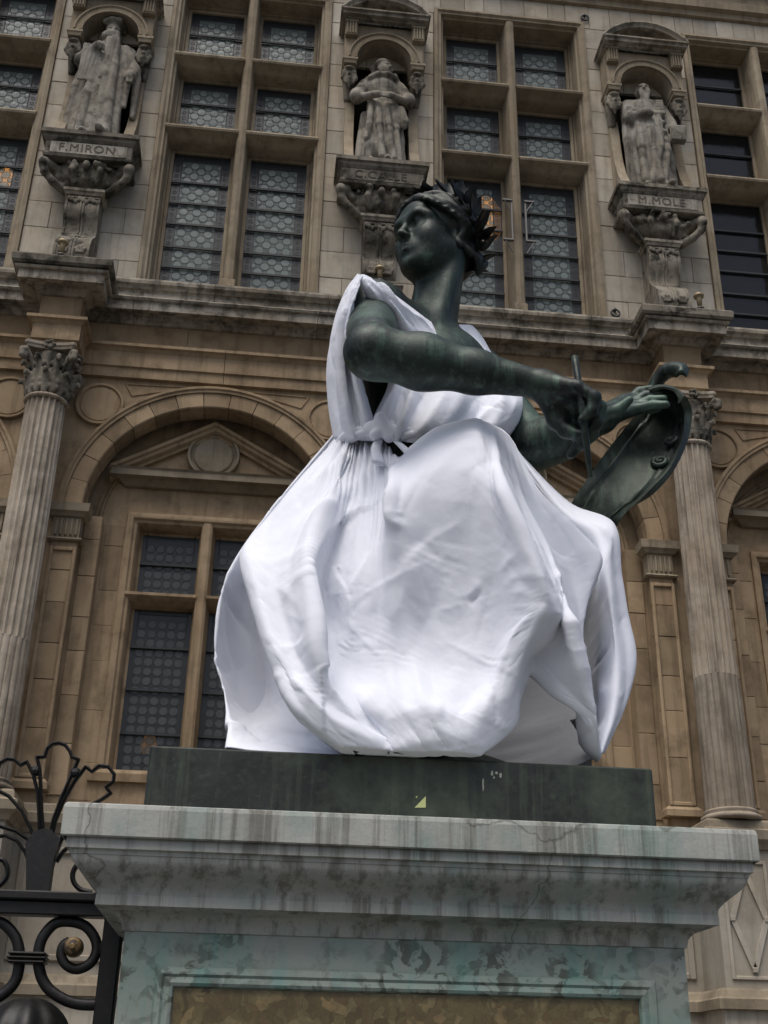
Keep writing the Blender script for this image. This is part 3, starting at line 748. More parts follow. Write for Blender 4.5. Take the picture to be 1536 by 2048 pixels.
# columns
def fluted(cx, cy, z0, z1, r0, r1, nf=20, depth=.027, nz=8, sub_n=6):
    m = MB(); rings = []
    for i in range(nz+1):
        t_ = i/nz; z = z0+(z1-z0)*t_; r_ = r0+(r1-r0)*t_; ring_ = []
        for q in range(nf*sub_n):
            a = 2*math.pi*q/(nf*sub_n); ph = (q % sub_n)/sub_n
            d = 0 if ph < .18 else depth*math.sin(math.pi*(ph-.18)/.82)**.7
            ring_.append((cx+(r_-d)*math.cos(a), cy+(r_-d)*math.sin(a), z))
        rings.append(ring_)
    return m.loft(rings, cv=True)
def column(k):
    a = AX(k); cy = Y0-.40; c0 = fluted(a, cy, 5.26, 7.80, .212, .196, nz=3); c = hp(c0, 'column', M_cl, angle=30)
    cab = MB(); rings = []           # lower shaft with cabled (filled) flutes
    for z in (3.98, 5.26):
        ring_ = []
        for q in range(20*6):
            an = 2*math.pi*q/120; ph = (q % 6)/6; d = -.006*math.sin(math.pi*(ph-.25)/.75) if ph > .25 else .010*(1 if .05 < ph < .25 else 0)
            rr = .222-(.222-.212)*(z-3.98)/1.28; ring_.append((a+(rr-d)*math.cos(an), cy+(rr-d)*math.sin(an), z))
        rings.append(ring_)
    cab.loft(rings, cv=True, caps=True); sub(cab, 'lower_shaft', M_cl, c, angle=25)
    sub(MB().lathe([(.222, 3.99), (.245, 3.98), (.25, 3.965), (.235, 3.95), (.25, 3.94), (.275, 3.925), (.28, 3.905), (.27, 3.89), (.20, 3.885)], a, cy, 32), 'base', M_cl, c, smooth=True)
    sub(MB().lathe([(.19, 7.79), (.215, 7.795), (.225, 7.812), (.215, 7.83), (.19, 7.835)], a, cy, 32), 'astragal', M_cl, c, smooth=True)
    # capital: bell, two tiers of acanthus, corner volutes, hollow-sided abacus
    sd = SDF((a-.40, cy-.40, 7.80), (a+.40, cy+.40, 8.45), .0125)
    sd.cap((a, cy, 7.82), (a, cy, 8.30), .165, .20, .01)
    for tier, (n_, zb, hgt, r0, off) in enumerate(((8, 7.84, .22, .19, 0), (8, 7.86, .37, .19, math.pi/8))):
        for i in range(n_):
            an = 2*math.pi*i/n_+off; d = np.array((math.cos(an), math.sin(an), 0)); tg = np.array((-d[1], d[0], 0)); o = np.array((a, cy, 0))
            up_ = [o+d*r0+(0, 0, zb), o+d*(r0+.015)+(0, 0, zb+hgt*.55), o+d*(r0+.045)+(0, 0, zb+hgt*.92), o+d*(r0+.095)+(0, 0, zb+hgt), o+d*(r0+.11)+(0, 0, zb+hgt*.88)]
            sd.chain(up_, (.034, .036, .032, .026, .016), .01)
            for q in (-1, 1):
                for z_, w_ in ((.3, .045), (.6, .05), (.85, .04)): sd.ell(o+d*(r0+.02)+tg*q*w_+(0, 0, zb+hgt*z_), (.022, .022, .035), .01)
    for i in range(4):
        an = math.pi/4+i*math.pi/2; d = np.array((math.cos(an), math.sin(an), 0)); o = np.array((a, cy, 0))
        sd.chain([o+d*.20+(0, 0, 8.12), o+d*.26+(0, 0, 8.24), o+d*.33+(0, 0, 8.31), o+d*.37+(0, 0, 8.28), o+d*.365+(0, 0, 8.22), o+d*.335+(0, 0, 8.21), o+d*.325+(0, 0, 8.245)], (.022, .026, .03, .034, .034, .03, .03), .008)
        an2 = i*math.pi/2; d2 = np.array((math.cos(an2), math.sin(an2), 0))
        for q in range(5): sd.ell(o+d2*.265+np.array((-d2[1], d2[0], 0))*.04*math.cos(q*1.257)+(0, 0, 8.36+.04*math.sin(q*1.257)), .026, .006)
    raw('capital', *sd.mesh(), M_so, c)
    ab = []
    for i in range(4):
        a0 = -3*math.pi/4+i*math.pi/2
        p0 = np.array((math.cos(a0), math.sin(a0)))*.385; p1 = np.array((math.cos(a0+math.pi/2), math.sin(a0+math.pi/2)))*.385; mid = (p0+p1)/2*.80
        tv = (p1-p0)/np.linalg.norm(p1-p0)
        for t_ in np.linspace(.07, .93, 8): ab.append((1-t_)**2*p0+2*t_*(1-t_)*(2*mid-(p0+p1)/2)+t_**2*p1)
    sub(MB().loft([[(a+u*s_, cy+v*s_, z) for u, v in ab] for s_, z in ((.93, 8.345), (.95, 8.37), (1.0, 8.385), (1.0, 8.415), (.97, 8.42))], cv=True, caps=True), 'abacus', M_cl, c)
    # pedestal panel with lozenge
    pf = Y0-.02-.52; m = MB(); z0, z1, hw = 2.52, 3.52, .21
    for (u, v, s_, e) in ((-hw, -hw+.03, z0, z1), (hw-.03, hw, z0, z1), (-hw+.03, hw-.03, z1-.03, z1), (-hw+.03, hw-.03, z0, z0+.03)): m.box(a+u, a+v, pf-.02, pf+.02, s_, e, .005)
    zc = (z0+z1)/2; L = [(0, z1-.08), (hw-.055, zc), (0, z0+.08), (-hw+.055, zc)]
    for u, v in zip(L, L[1:]+L[:1]):
        m.tube([(a+u[0], pf-.008, u[1]), (a+v[0], pf-.008, v[1])], .032, 4, flat=((0, 1, 0), .7))
    for u, v in L: m.box(a+u-.022, a+u+.022, pf-.033, pf+.01, v-.022, v+.022, .004)
    sub(m, 'lozenge_panel', M_up, c)
    return c
cols = {k: column(k) for k in (-1, 1)}
# ================================================================ pedestal
PC = (.472, 4.40)
t = NT('pedestal_stone'); p = t.pos()
c = t.mix(t.noise(p, 3, 6, .6, .35, .7), (.42, .425, .39), (.31, .315, .285))
c = t.mix(t.mul(t.noise(t.pos((2.2, 2.2, 1)), 1.6, 6, .7, .47, .64), .6), c, (.165, .27, .235))        # copper-salt wash
ps = t.pos((17, 17, .55)); c = t.mix(t.mul(t.noise(ps, 1.2, 6, .72, .48, .62), .60), c, (.075, .07, .05))
c = t.mix(t.mul(t.noise(t.pos((1, 1, .6)), 9, 8, .75, .58, .72), .22), c, (.06, .062, .05))
v = t.n('TexVoronoi', feature='DISTANCE_TO_EDGE'); v.inputs['Scale'].default_value = .9
wv = t.n('VectorMath', operation='ADD'); nz = t.n('TexNoise'); nz.inputs['Scale'].default_value = 2.2; nz.inputs['Detail'].default_value = 6; t.l(p, nz.inputs[0])
sc = t.n('VectorMath', operation='SCALE'); sc.inputs['Scale'].default_value = .55; t.l(nz.outputs[1], sc.inputs[0]); t.l(p, wv.inputs[0]); t.l(sc.outputs[0], wv.inputs[1]); t.l(wv.outputs[0], v.inputs[0])
cr = t.n('MapRange', clamp=True); cr.inputs[1].default_value = .001; cr.inputs[2].default_value = .004; cr.inputs[3].default_value = .5; cr.inputs[4].default_value = 0; t.l(v.outputs[0], cr.inputs[0])
c = t.mix(cr.outputs[0], c, (.06, .055, .045))
M_ped = t.done(c, .85, t.bump(t.noise(p, 80, 4, .7), .3, .004, t.bump(t.noise(p, 12, 5), .3, .012)), .2)
t = NT('verdigris_marble'); p = t.pos()
c = t.mix(t.noise(p, 4, 6, .6, .4, .65), (.205, .285, .245), (.30, .325, .285))
vo = t.n('TexVoronoi'); vo.inputs['Scale'].default_value = 27; vo.inputs['Randomness'].default_value = 1
wv = t.n('VectorMath', operation='ADD'); nz = t.n('TexNoise'); nz.inputs['Scale'].default_value = 9; nz.inputs['Detail'].default_value = 5; t.l(p, nz.inputs[0]); sc = t.n('VectorMath', operation='SCALE'); sc.inputs['Scale'].default_value = .12; t.l(nz.outputs[1], sc.inputs[0]); t.l(p, wv.inputs[0]); t.l(sc.outputs[0], wv.inputs[1]); t.l(wv.outputs[0], vo.inputs[0])
hs = t.n('SeparateColor'); t.l(vo.outputs[1], hs.inputs[0]); mr = t.n('MapRange', clamp=True); mr.inputs[1].default_value = .52; mr.inputs[2].default_value = .58; t.l(hs.outputs[0], mr.inputs[0])
c = t.mix(t.mul(t.mul(t.noise(p, 19, 6, .62, .50, .545, .6), t.noise(p, 3.1, 5, .6, .42, .55)), .85), c, (.075, .082, .064))
c = t.mix(t.mul(t.noise(p, 6, 8, .75, .54, .68), .6), c, (.105, .105, .085))
c = t.mix(t.mul(t.noise(t.pos((9, 9, 1)), 1.5, 5, .6, .52, .7), .5), c, (.11, .29, .25))
M_vm = t.done(c, .6, t.bump(t.noise(p, 50, 4), .2, .004), .35)
t = NT('breccia'); p = t.pos(); vo = t.n('TexVoronoi'); vo.inputs['Scale'].default_value = 34
wv = t.n('VectorMath', operation='ADD'); nz = t.n('TexNoise'); nz.inputs['Scale'].default_value = 14; t.l(p, nz.inputs[0]); sc = t.n('VectorMath', operation='SCALE'); sc.inputs['Scale'].default_value = .11; t.l(nz.outputs[1], sc.inputs[0]); t.l(p, wv.inputs[0]); t.l(sc.outputs[0], wv.inputs[1]); t.l(wv.outputs[0], vo.inputs[0])
hs = t.n('SeparateColor'); t.l(vo.outputs[1], hs.inputs[0])
rp = t.n('ValToRGB'); e = rp.color_ramp.elements; e[0].position = 0; e[0].color = (.085, .06, .025, 1); e[1].position = 1; e[1].color = (.27, .19, .085, 1)
for q, cc in ((.3, (.17, .14, .06, 1)), (.55, (.14, .095, .042, 1)), (.8, (.20, .17, .08, 1))): z = rp.color_ramp.elements.new(q); z.color = cc
t.l(hs.outputs[0], rp.inputs[0])
v2 = t.n('TexVoronoi', feature='DISTANCE_TO_EDGE'); v2.inputs['Scale'].default_value = 34; t.l(wv.outputs[0], v2.inputs[0])
mr = t.n('MapRange', clamp=True); mr.inputs[1].default_value = .01; mr.inputs[2].default_value = .05; mr.inputs[3].default_value = .45; mr.inputs[4].default_value = 0; t.l(v2.outputs[0], mr.inputs[0])
c = t.mix(mr.outputs[0], rp.outputs[0], (.05, .04, .015)); c = t.mix(t.mul(t.noise(p, 22, 7, .7, .4, .7), .75), c, (.085, .062, .03))
M_br = t.done(c, .35, None, .5)

ped = empty('stone_pedestal', (PC[0], PC[1], 0)); tag(ped, 'stained grey stone pedestal with greenish marble die and brown breccia panel', 'pedestal')
def pp(mb, name, mat, **kw):
    o = mb.build(name, mat, ped, **kw); o.matrix_parent_inverse = Matrix.Translation((-PC[0], -PC[1], 0)); return o
H = .8166
sq = lambda h: [(PC[0]-h, PC[1]-h), (PC[0]+h, PC[1]-h), (PC[0]+h, PC[1]+h), (PC[0]-h, PC[1]+h)]
m = MB().plan(sq(H), [(.181, 2.222), (.186, 2.226), (.1865, 2.30), (.183, 2.312), (.178, 2.315)], closed=True); b0 = len(m.v)
m.add([(x, y, 2.315) for x, y in sq(H+.178)], [(0, 1, 2, 3)])
pp(m, 'cap_slab', M_ped)
cy_ = [(.170, 2.224), (.1695, 2.194), (.160, 2.190), (.158, 2.18)]
for i in range(11):
    q = i/10; cy_.append((.155-.075*(.5-.5*math.cos(math.pi*q))-.0*q, 2.178-.094*q))
cy_ += [(.082, 2.082), (.083, 2.056), (.070, 2.052)]
for i in range(7):
    q = i/6; cy_.append((.066-.058*math.sin(q*math.pi/2)**1.0, 2.050-.045*(1-math.cos(q*math.pi/2))-.0))
cy_ += [(.006, 1.998), (-.02, 1.996)]
pp(MB().plan(sq(H), cy_, closed=True), 'cyma_moulding', M_ped, angle=28)
fx, fz = .57, 1.90      # panel frame on the front face, half-width and top
d = MB().plan(sq(H), [(0, .35), (0, 2.0)], closed=True); pp(d, 'die', M_vm)
yf = PC[1]-H
def rim(h0, zt, zb, prof):
    m = MB(); rings = []
    for (x, z, sx, sz) in ((PC[0]-h0, zb, -1, -1), (PC[0]-h0, zt, -1, 1), (PC[0]+h0, zt, 1, 1), (PC[0]+h0, zb, 1, -1)):
        rings.append([(x+sx*o_, yf-y_, z+sz*o_) for o_, y_ in prof])
    return m.loft(rings, cu=True)
pp(rim(.665, 1.852, .62, [(.055, .002), (.05, .012), (.035, .016), (.028, .010), (.012, .018), (.004, .014), (0, .003)]), 'panel_frame', M_vm)
pp(MB().box(PC[0]-.664, PC[0]+.664, yf-.0025, yf+.02, .62, 1.851), 'breccia_panel', M_br)
pp(MB().plan(sq(H), [(.0, 0), (.16, 0), (.16, .25), (.12, .28), (.06, .33), (.0, .36)], closed=True), 'plinth', M_ped)

# bronze plinth with the sticker
def bronze(name, a, b, dark, seed=0, patch=.5):
    t = NT(name); p = t.pos(); sh = t.n('VectorMath', operation='ADD'); t.l(p, sh.inputs[0]); sh.inputs[1].default_value = (seed, seed*2, 0); p = sh.outputs[0]
    c = t.mix(t.noise(p, 3.2, 6, .62, .40, .66), dark, a)
    c = t.mix(t.mul(t.noise(p, 2.0, 7, .65, .53, .70), patch), c, b)
    mp = t.n('Mapping'); mp.inputs['Scale'].default_value = (22, 22, 1.6); t.l(p, mp.inputs[0])
    c = t.mix(t.mul(t.noise(mp.outputs[0], 1.3, 5, .6, .53, .72), .5), c, b)
    c = t.mix(t.mul(t.noise(p, 38, 4, .7, .55, .75), .35), c, b)
    r = t.n('MapRange'); r.inputs[3].default_value = .36; r.inputs[4].default_value = .62; t.l(t.noise(p, 5, 5), r.inputs[0])
    return t.done(c, r.outputs[0], t.bump(t.noise(p, 45, 5, .65), .18, .006, t.bump(t.noise(p, 7, 4), .2, .02)), .5, .35)
M_bz = bronze('bronze', (.024, .044, .034), (.105, .175, .13), (.007, .010, .009), 0, .75)
M_bh = bronze('bronze_hair', (.018, .022, .018), (.055, .075, .06), (.008, .009, .008), 4, .35)
M_bt = bronze('bronze_tablet', (.040, .056, .040), (.10, .145, .10), (.016, .022, .017), 14, .7)
M_bb = bronze('bronze_plinth', (.034, .040, .034), (.085, .105, .072), (.014, .016, .015), 9, .9)
PL = (-.343, 1.287, 3.729, 5.07)
pl = empty('bronze_plinth', (.472, 4.4, 2.315)); tag(pl, 'dark green bronze plinth block under the seated statue', 'plinth')
m = MB().box(PL[0], PL[1], PL[2], PL[3], 2.3155, 2.57, .006); o = m.build('block', M_bb, pl); o.matrix_parent_inverse = Matrix.Translation((-.472, -4.4, -2.315))
t = NT('sticker_yellow'); M_stk = t.done((.62, .66, .30), .6)
st = MB(); sx, sz = .50, 2.409
st.add([(sx, 3.7275, sz), (sx+.036, 3.7275, sz+.002), (sx+.036, 3.7275, sz+.038), (sx, 3.7285, sz), (sx+.036, 3.7285, sz+.002), (sx+.036, 3.7285, sz+.038)], [(0, 1, 2), (5, 4, 3), (0, 3, 4, 1), (1, 4, 5, 2), (2, 5, 3, 0)])
st.add([(sx+.003, 3.7275, sz+.034), (sx+.011, 3.7275, sz+.038), (sx+.006, 3.7275, sz+.030)], [(0, 1, 2)])
tag(st.build('sticker', M_stk), 'torn triangular yellow sticker on the front of the bronze plinth', 'sticker')

pm = MB(); r_ = np.random.default_rng(3)
for (x, z, w_, h_) in ((.722, 2.473, .004, .042), (.752, 2.522, .006, .016), (.766, 2.526, .005, .010), (.780, 2.515, .005, .018), (.758, 2.512, .004, .008)):
    n_ = 10; P_ = [(x+w_*math.cos(t_)*r_.uniform(.5, 1.1), z+h_*.5+h_*.55*math.sin(t_)*r_.uniform(.7, 1.1)) for t_ in np.arange(n_)*2*math.pi/n_]
    pm.prism(P_, 3.7276, 3.7286)
tag(pm.build('paint_drips', NT('old_paint').done((.33, .34, .29), .8)), 'few pale paint drips on the bronze plinth right of the sticker', 'paint')
# ================================================================ measured shapes (metres)
D_OVER = [([[0.284,4.38,4.076],[0.12,4.42,3.875],[0.027,4.36,3.632],[-0.024,4.3,3.459],[0.018,4.18,3.194],[0.083,4.08,2.968],[0.153,4.0,2.804],[0.287,3.92,2.672]],0),([[0.233,4.25,4.018],[0.092,4.18,3.802],[-0.044,4.08,3.549],[-0.111,4.0,3.391],[-0.044,3.86,3.124],[0.029,3.76,2.893],[0.104,3.68,2.723],[0.286,3.68,2.591]],0.3),([[0.257,4.2,3.992],[0.156,4.02,3.694],[0.051,3.92,3.439],[0.01,3.84,3.262],[0.061,3.75,3.042],[0.118,3.69,2.848],[0.192,3.65,2.705],[0.342,3.68,2.584]],0),([[0.286,4.18,3.983],[0.22,3.95,3.652],[0.152,3.84,3.404],[0.14,3.75,3.25],[0.165,3.67,3.018],[0.183,3.64,2.865],[0.266,3.65,2.722],[0.399,3.69,2.578]],0.75),([[0.318,4.2,4.001],[0.28,4.0,3.672],[0.228,3.95,3.441],[0.195,3.92,3.269],[0.207,3.88,3.082],[0.227,3.83,2.933],[0.321,3.72,2.746],[0.45,3.71,2.589]],0.35),([[0.358,4.18,3.998],[0.331,3.96,3.634],[0.306,3.86,3.389],[0.29,3.83,3.218],[0.311,3.82,3.065],[0.339,3.78,2.908],[0.382,3.68,2.737],[0.495,3.69,2.594]],0),([[0.417,4.15,3.976],[0.396,3.9,3.608],[0.378,3.82,3.395],[0.375,3.79,3.207],[0.402,3.79,3.06],[0.422,3.76,2.906],[0.445,3.66,2.734],[0.541,3.67,2.599]],0.3),([[0.466,4.02,3.835],[0.415,3.73,3.564],[0.415,3.72,3.4],[0.448,3.76,3.218],[0.479,3.78,3.06],[0.502,3.75,2.907],[0.52,3.64,2.732],[0.588,3.66,2.601]],0.45),([[0.587,3.88,3.886],[0.541,3.7,3.619],[0.552,3.72,3.4],[0.57,3.75,3.222],[0.59,3.77,3.063],[0.602,3.74,2.909],[0.61,3.64,2.736],[0.653,3.66,2.614]],0),([[0.719,3.8,3.895],[0.686,3.63,3.633],[0.684,3.68,3.39],[0.688,3.72,3.217],[0.698,3.74,3.058],[0.701,3.72,2.908],[0.697,3.65,2.747],[0.713,3.67,2.631]],0.2),([[0.763,3.8,3.889],[0.739,3.62,3.611],[0.766,3.62,3.377],[0.787,3.65,3.212],[0.796,3.68,3.078],[0.791,3.69,2.938],[0.792,3.68,2.813],[0.835,3.72,2.728]],0),([[0.809,3.82,3.885],[0.786,3.6,3.554],[0.835,3.55,3.32],[0.883,3.53,3.167],[0.908,3.54,3.074],[0.887,3.59,2.999],[0.854,3.67,2.903],[0.854,3.74,2.769]],0.85),([[0.844,3.86,3.896],[0.86,3.72,3.598],[0.932,3.69,3.373],[0.974,3.67,3.214],[0.991,3.66,3.109],[0.979,3.7,3.02],[0.925,3.76,2.97],[0.917,3.78,2.919]],0.2),([[0.868,3.9,3.907],[0.895,3.78,3.611],[0.97,3.74,3.387],[0.997,3.68,3.216],[1.011,3.63,3.044],[1.028,3.64,2.934],[1.058,3.67,2.837],[1.087,3.7,2.745]],0.7),([[0.895,3.95,3.92],[0.94,3.86,3.639],[1.049,3.86,3.436],[1.087,3.86,3.298],[1.102,3.84,3.12],[1.107,3.8,2.958],[1.117,3.78,2.809],[1.14,3.82,2.65]],0.3),([[0.934,4.02,3.922],[1.005,3.92,3.664],[1.132,3.85,3.478],[1.194,3.82,3.363],[1.153,3.88,3.251],[1.116,3.93,3.152],[1.138,3.95,2.982],[1.177,3.97,2.769]],0.8),([[0.987,4.2,3.991],[1.079,4.15,3.741],[1.189,4.15,3.571],[1.217,4.15,3.465],[1.196,4.15,3.347],[1.17,4.15,3.221],[1.176,4.12,3.051],[1.194,4.1,2.816]],0)]
D_UNDER = [([[0.304,4.42,4.09],[0.185,4.4,3.811],[0.112,4.36,3.56],[0.101,4.3,3.318],[0.128,4.22,3.086],[0.169,4.1,2.876],[0.219,3.95,2.717],[0.298,3.82,2.597]],0),([[0.282,4.42,4.093],[0.102,4.42,3.815],[0.002,4.44,3.588],[-0.046,4.5,3.388],[-0.012,4.52,3.183],[0.043,4.42,2.968],[0.093,4.05,2.747],[0.182,3.82,2.598]],0),([[0.252,4.42,4.103],[0.055,4.42,3.835],[-0.075,4.42,3.596],[-0.13,4.46,3.4],[-0.111,4.52,3.198],[-0.057,4.46,2.975],[-0.017,4.1,2.763],[0.044,3.85,2.608]],0.0),([[0.234,4.4,4.122],[0.029,4.38,3.825],[-0.111,4.3,3.55],[-0.177,4.24,3.339],[-0.186,4.2,3.08],[-0.145,4.16,2.915],[-0.11,4.02,2.747],[-0.108,3.9,2.622]],0.5),([[0.309,4.511,4.12],[0.144,4.537,3.827],[0.032,4.508,3.568],[-0.027,4.493,3.354],[-0.036,4.483,3.1],[0.001,4.468,2.932],[0.026,4.36,2.762],[0.016,4.282,2.628]],0.0),([[0.506,4.576,4.116],[0.444,4.623,3.831],[0.407,4.629,3.615],[0.365,4.646,3.393],[0.357,4.65,3.153],[0.383,4.648,2.977],[0.382,4.574,2.802],[0.341,4.532,2.645]],0.25),([[0.749,4.57,4.111],[0.816,4.604,3.837],[0.869,4.617,3.672],[0.849,4.64,3.442],[0.843,4.637,3.217],[0.855,4.629,3.033],[0.822,4.58,2.852],[0.743,4.554,2.666]],0.0),([[0.946,4.495,4.107],[1.116,4.488,3.841],[1.244,4.476,3.719],[1.241,4.477,3.481],[1.236,4.45,3.27],[1.237,4.42,3.078],[1.178,4.376,2.892],[1.068,4.339,2.683]],0.25),([[1.021,4.38,4.105],[1.231,4.32,3.843],[1.387,4.26,3.737],[1.391,4.22,3.496],[1.386,4.16,3.29],[1.383,4.1,3.095],[1.314,4.04,2.907],[1.192,3.97,2.689]],0.5),([[0.989,4.26,4.024],[1.152,4.18,3.745],[1.266,4.1,3.604],[1.275,4.04,3.39],[1.268,4.02,3.199],[1.252,3.98,3.018],[1.21,3.92,2.82],[1.149,3.87,2.653]],0.5),([[0.929,4.28,4.043],[1.103,4.3,3.713],[1.208,4.34,3.513],[1.27,4.52,3.366],[1.263,4.66,3.215],[1.245,4.72,3.058],[1.234,4.72,2.929],[1.232,4.7,2.81]],0.2),([[0.826,4.3,4.045],[0.94,4.34,3.607],[1.062,4.6,3.383],[1.08,4.8,3.274],[1.044,4.86,3.134],[1.013,4.88,3.027],[0.989,4.88,2.928],[0.987,4.88,2.861]],0)]
D_CAPE = [([[0.326,4.34,4.923],[0.293,4.48,4.923],[0.262,4.5,4.765],[0.247,4.5,4.55],[0.25,4.45,4.33],[0.266,4.4,4.135]],0),([[0.292,4.12,4.774],[0.241,4.16,4.714],[0.202,4.22,4.582],[0.184,4.26,4.388],[0.198,4.27,4.208],[0.225,4.27,4.052]],0.2),([[0.291,4.04,4.711],[0.245,4.04,4.61],[0.213,4.08,4.472],[0.207,4.14,4.3],[0.231,4.16,4.137],[0.264,4.16,3.988]],0.3),([[0.291,3.99,4.67],[0.249,3.97,4.548],[0.223,4.0,4.405],[0.228,4.04,4.225],[0.257,4.06,4.069],[0.293,4.1,3.952]],0.3),([[0.295,3.98,4.66],[0.256,3.98,4.541],[0.241,4.04,4.412],[0.261,4.1,4.255],[0.295,4.11,4.098],[0.327,4.13,3.969]],0.2),([[0.298,3.96,4.643],[0.257,3.95,4.504],[0.249,3.99,4.349],[0.287,4.03,4.2],[0.327,4.05,4.055],[0.356,4.09,3.947]],0.3),([[0.305,3.97,4.643],[0.252,3.99,4.508],[0.27,4.05,4.362],[0.325,4.09,4.213],[0.364,4.1,4.07],[0.388,4.11,3.961]],0.2)]
D_CHEST = [([[0.286,4.0,4.682],[0.309,3.98,4.608],[0.38,4.16,4.518],[0.435,4.12,4.271],[0.377,4.12,4.059],[0.398,4.11,3.971]],0.2),([[0.302,3.97,4.656],[0.345,3.96,4.571],[0.438,4.14,4.484],[0.458,4.06,4.217],[0.409,4.04,4.028],[0.41,4.07,3.944]],0.3),([[0.338,3.99,4.657],[0.395,4.0,4.575],[0.49,4.14,4.464],[0.493,4.08,4.221],[0.447,4.05,4.037],[0.435,4.08,3.947]],0.3),([[0.38,3.98,4.62],[0.441,3.99,4.531],[0.534,4.12,4.429],[0.529,4.04,4.19],[0.481,4.0,4.006],[0.458,4.03,3.916]],0.3),([[0.441,4.04,4.619],[0.504,4.06,4.537],[0.588,4.14,4.422],[0.583,4.07,4.191],[0.528,4.02,4.013],[0.488,4.05,3.926]],0.3),([[0.531,4.12,4.614],[0.588,4.14,4.537],[0.652,4.14,4.39],[0.644,4.04,4.154],[0.585,4.0,3.992],[0.546,4.03,3.91]],0.2),([[0.62,4.24,4.644],[0.673,4.24,4.554],[0.728,4.18,4.385],[0.734,4.08,4.175],[0.676,4.04,4.013],[0.62,4.07,3.929]],0.3),([[0.697,4.36,4.698],[0.767,4.36,4.607],[0.821,4.3,4.433],[0.836,4.22,4.257],[0.798,4.2,4.119],[0.727,4.2,4.006]],0.5),([[0.771,4.42,4.763],[0.835,4.36,4.619],[0.904,4.27,4.413],[0.918,4.17,4.226],[0.885,4.16,4.101],[0.807,4.2,4.007]],0.5),([[0.861,4.5,4.822],[0.908,4.44,4.663],[0.993,4.36,4.468],[1.012,4.27,4.285],[0.971,4.26,4.156],[0.899,4.32,4.072]],0.2),([[0.933,4.56,4.78],[0.97,4.52,4.667],[1.047,4.46,4.516],[1.06,4.4,4.395],[1.04,4.4,4.274],[0.973,4.46,4.166]],0.4),([[0.952,4.75,4.881],[0.99,4.75,4.797],[1.06,4.75,4.666],[1.082,4.75,4.584],[1.044,4.7,4.44],[0.97,4.68,4.294]],0)]
D_PAL = [[[1.2,4.375,3.728],[1.271,4.385,3.723],[1.351,4.38,3.712],[1.419,4.39,3.712]],[[1.228,4.315,3.817],[1.306,4.305,3.799],[1.378,4.28,3.764],[1.43,4.27,3.759]],[[1.303,4.295,3.94],[1.378,4.265,3.902],[1.459,4.23,3.853],[1.53,4.19,3.838]],[[1.401,4.315,4.09],[1.485,4.295,4.056],[1.575,4.26,4.005],[1.642,4.21,3.969]],[[1.503,4.355,4.235],[1.588,4.345,4.211],[1.673,4.3,4.162],[1.715,4.23,4.112]],[[1.588,4.395,4.353],[1.665,4.395,4.339],[1.733,4.35,4.292],[1.748,4.25,4.22]],[[1.623,4.415,4.421],[1.684,4.415,4.426],[1.744,4.37,4.383],[1.755,4.25,4.286]],[[1.625,4.375,4.433],[1.679,4.365,4.448],[1.721,4.31,4.407],[1.731,4.22,4.312]],[[1.61,4.295,4.393],[1.65,4.265,4.394],[1.686,4.22,4.359],[1.703,4.17,4.289]],[[1.596,4.235,4.345],[1.631,4.205,4.344],[1.665,4.17,4.316],[1.681,4.13,4.255]]]
D_PT = {'rsh':[0.36,4.2,4.644],'relb':[0.336,3.74,4.12],'rwr':[0.95,3.66,3.983],'rkn':[1.074,3.62,3.921],'lsh':[0.943,4.72,4.722],'lelb':[1.106,4.38,4.129],'lwr':[1.359,4.2,4.183],'lkn':[1.503,4.3,4.335],'neck0':[0.646,4.42,4.691],'neck1':[0.646,4.42,4.891],'headc':[0.672,4.4,5.215],'sty0':[1.075,3.6,4.075],'sty1':[1.083,3.58,3.876],'sty2':[1.124,3.66,3.601],'knot':[0.411,4.08,3.964],'waist':[0.394,4.35,4.087],'rknee':[0.741,3.86,3.795],'lknee':[1.202,4.18,3.597],'scr':[1.617,4.26,4.311],'scrR':[1.685,4.12,4.193],'leaf0':[1.649,4.4,4.451],'leaf1':[1.689,4.36,4.53],'leaf2':[1.716,4.3,4.537],'leaf3':[1.743,4.24,4.503],'leaf4':[1.737,4.22,4.464],'vol1':[1.494,4.1,3.883],'vol2':[1.579,4.12,3.977],'lamp':[2.483,12.0,11.924],'lamp2':[-3.712,12.2,12.088],'lamp3':[-1.153,12.4,4.838],'rf1':[1.111,3.58,3.853],'rf2':[1.081,3.6,3.807]}
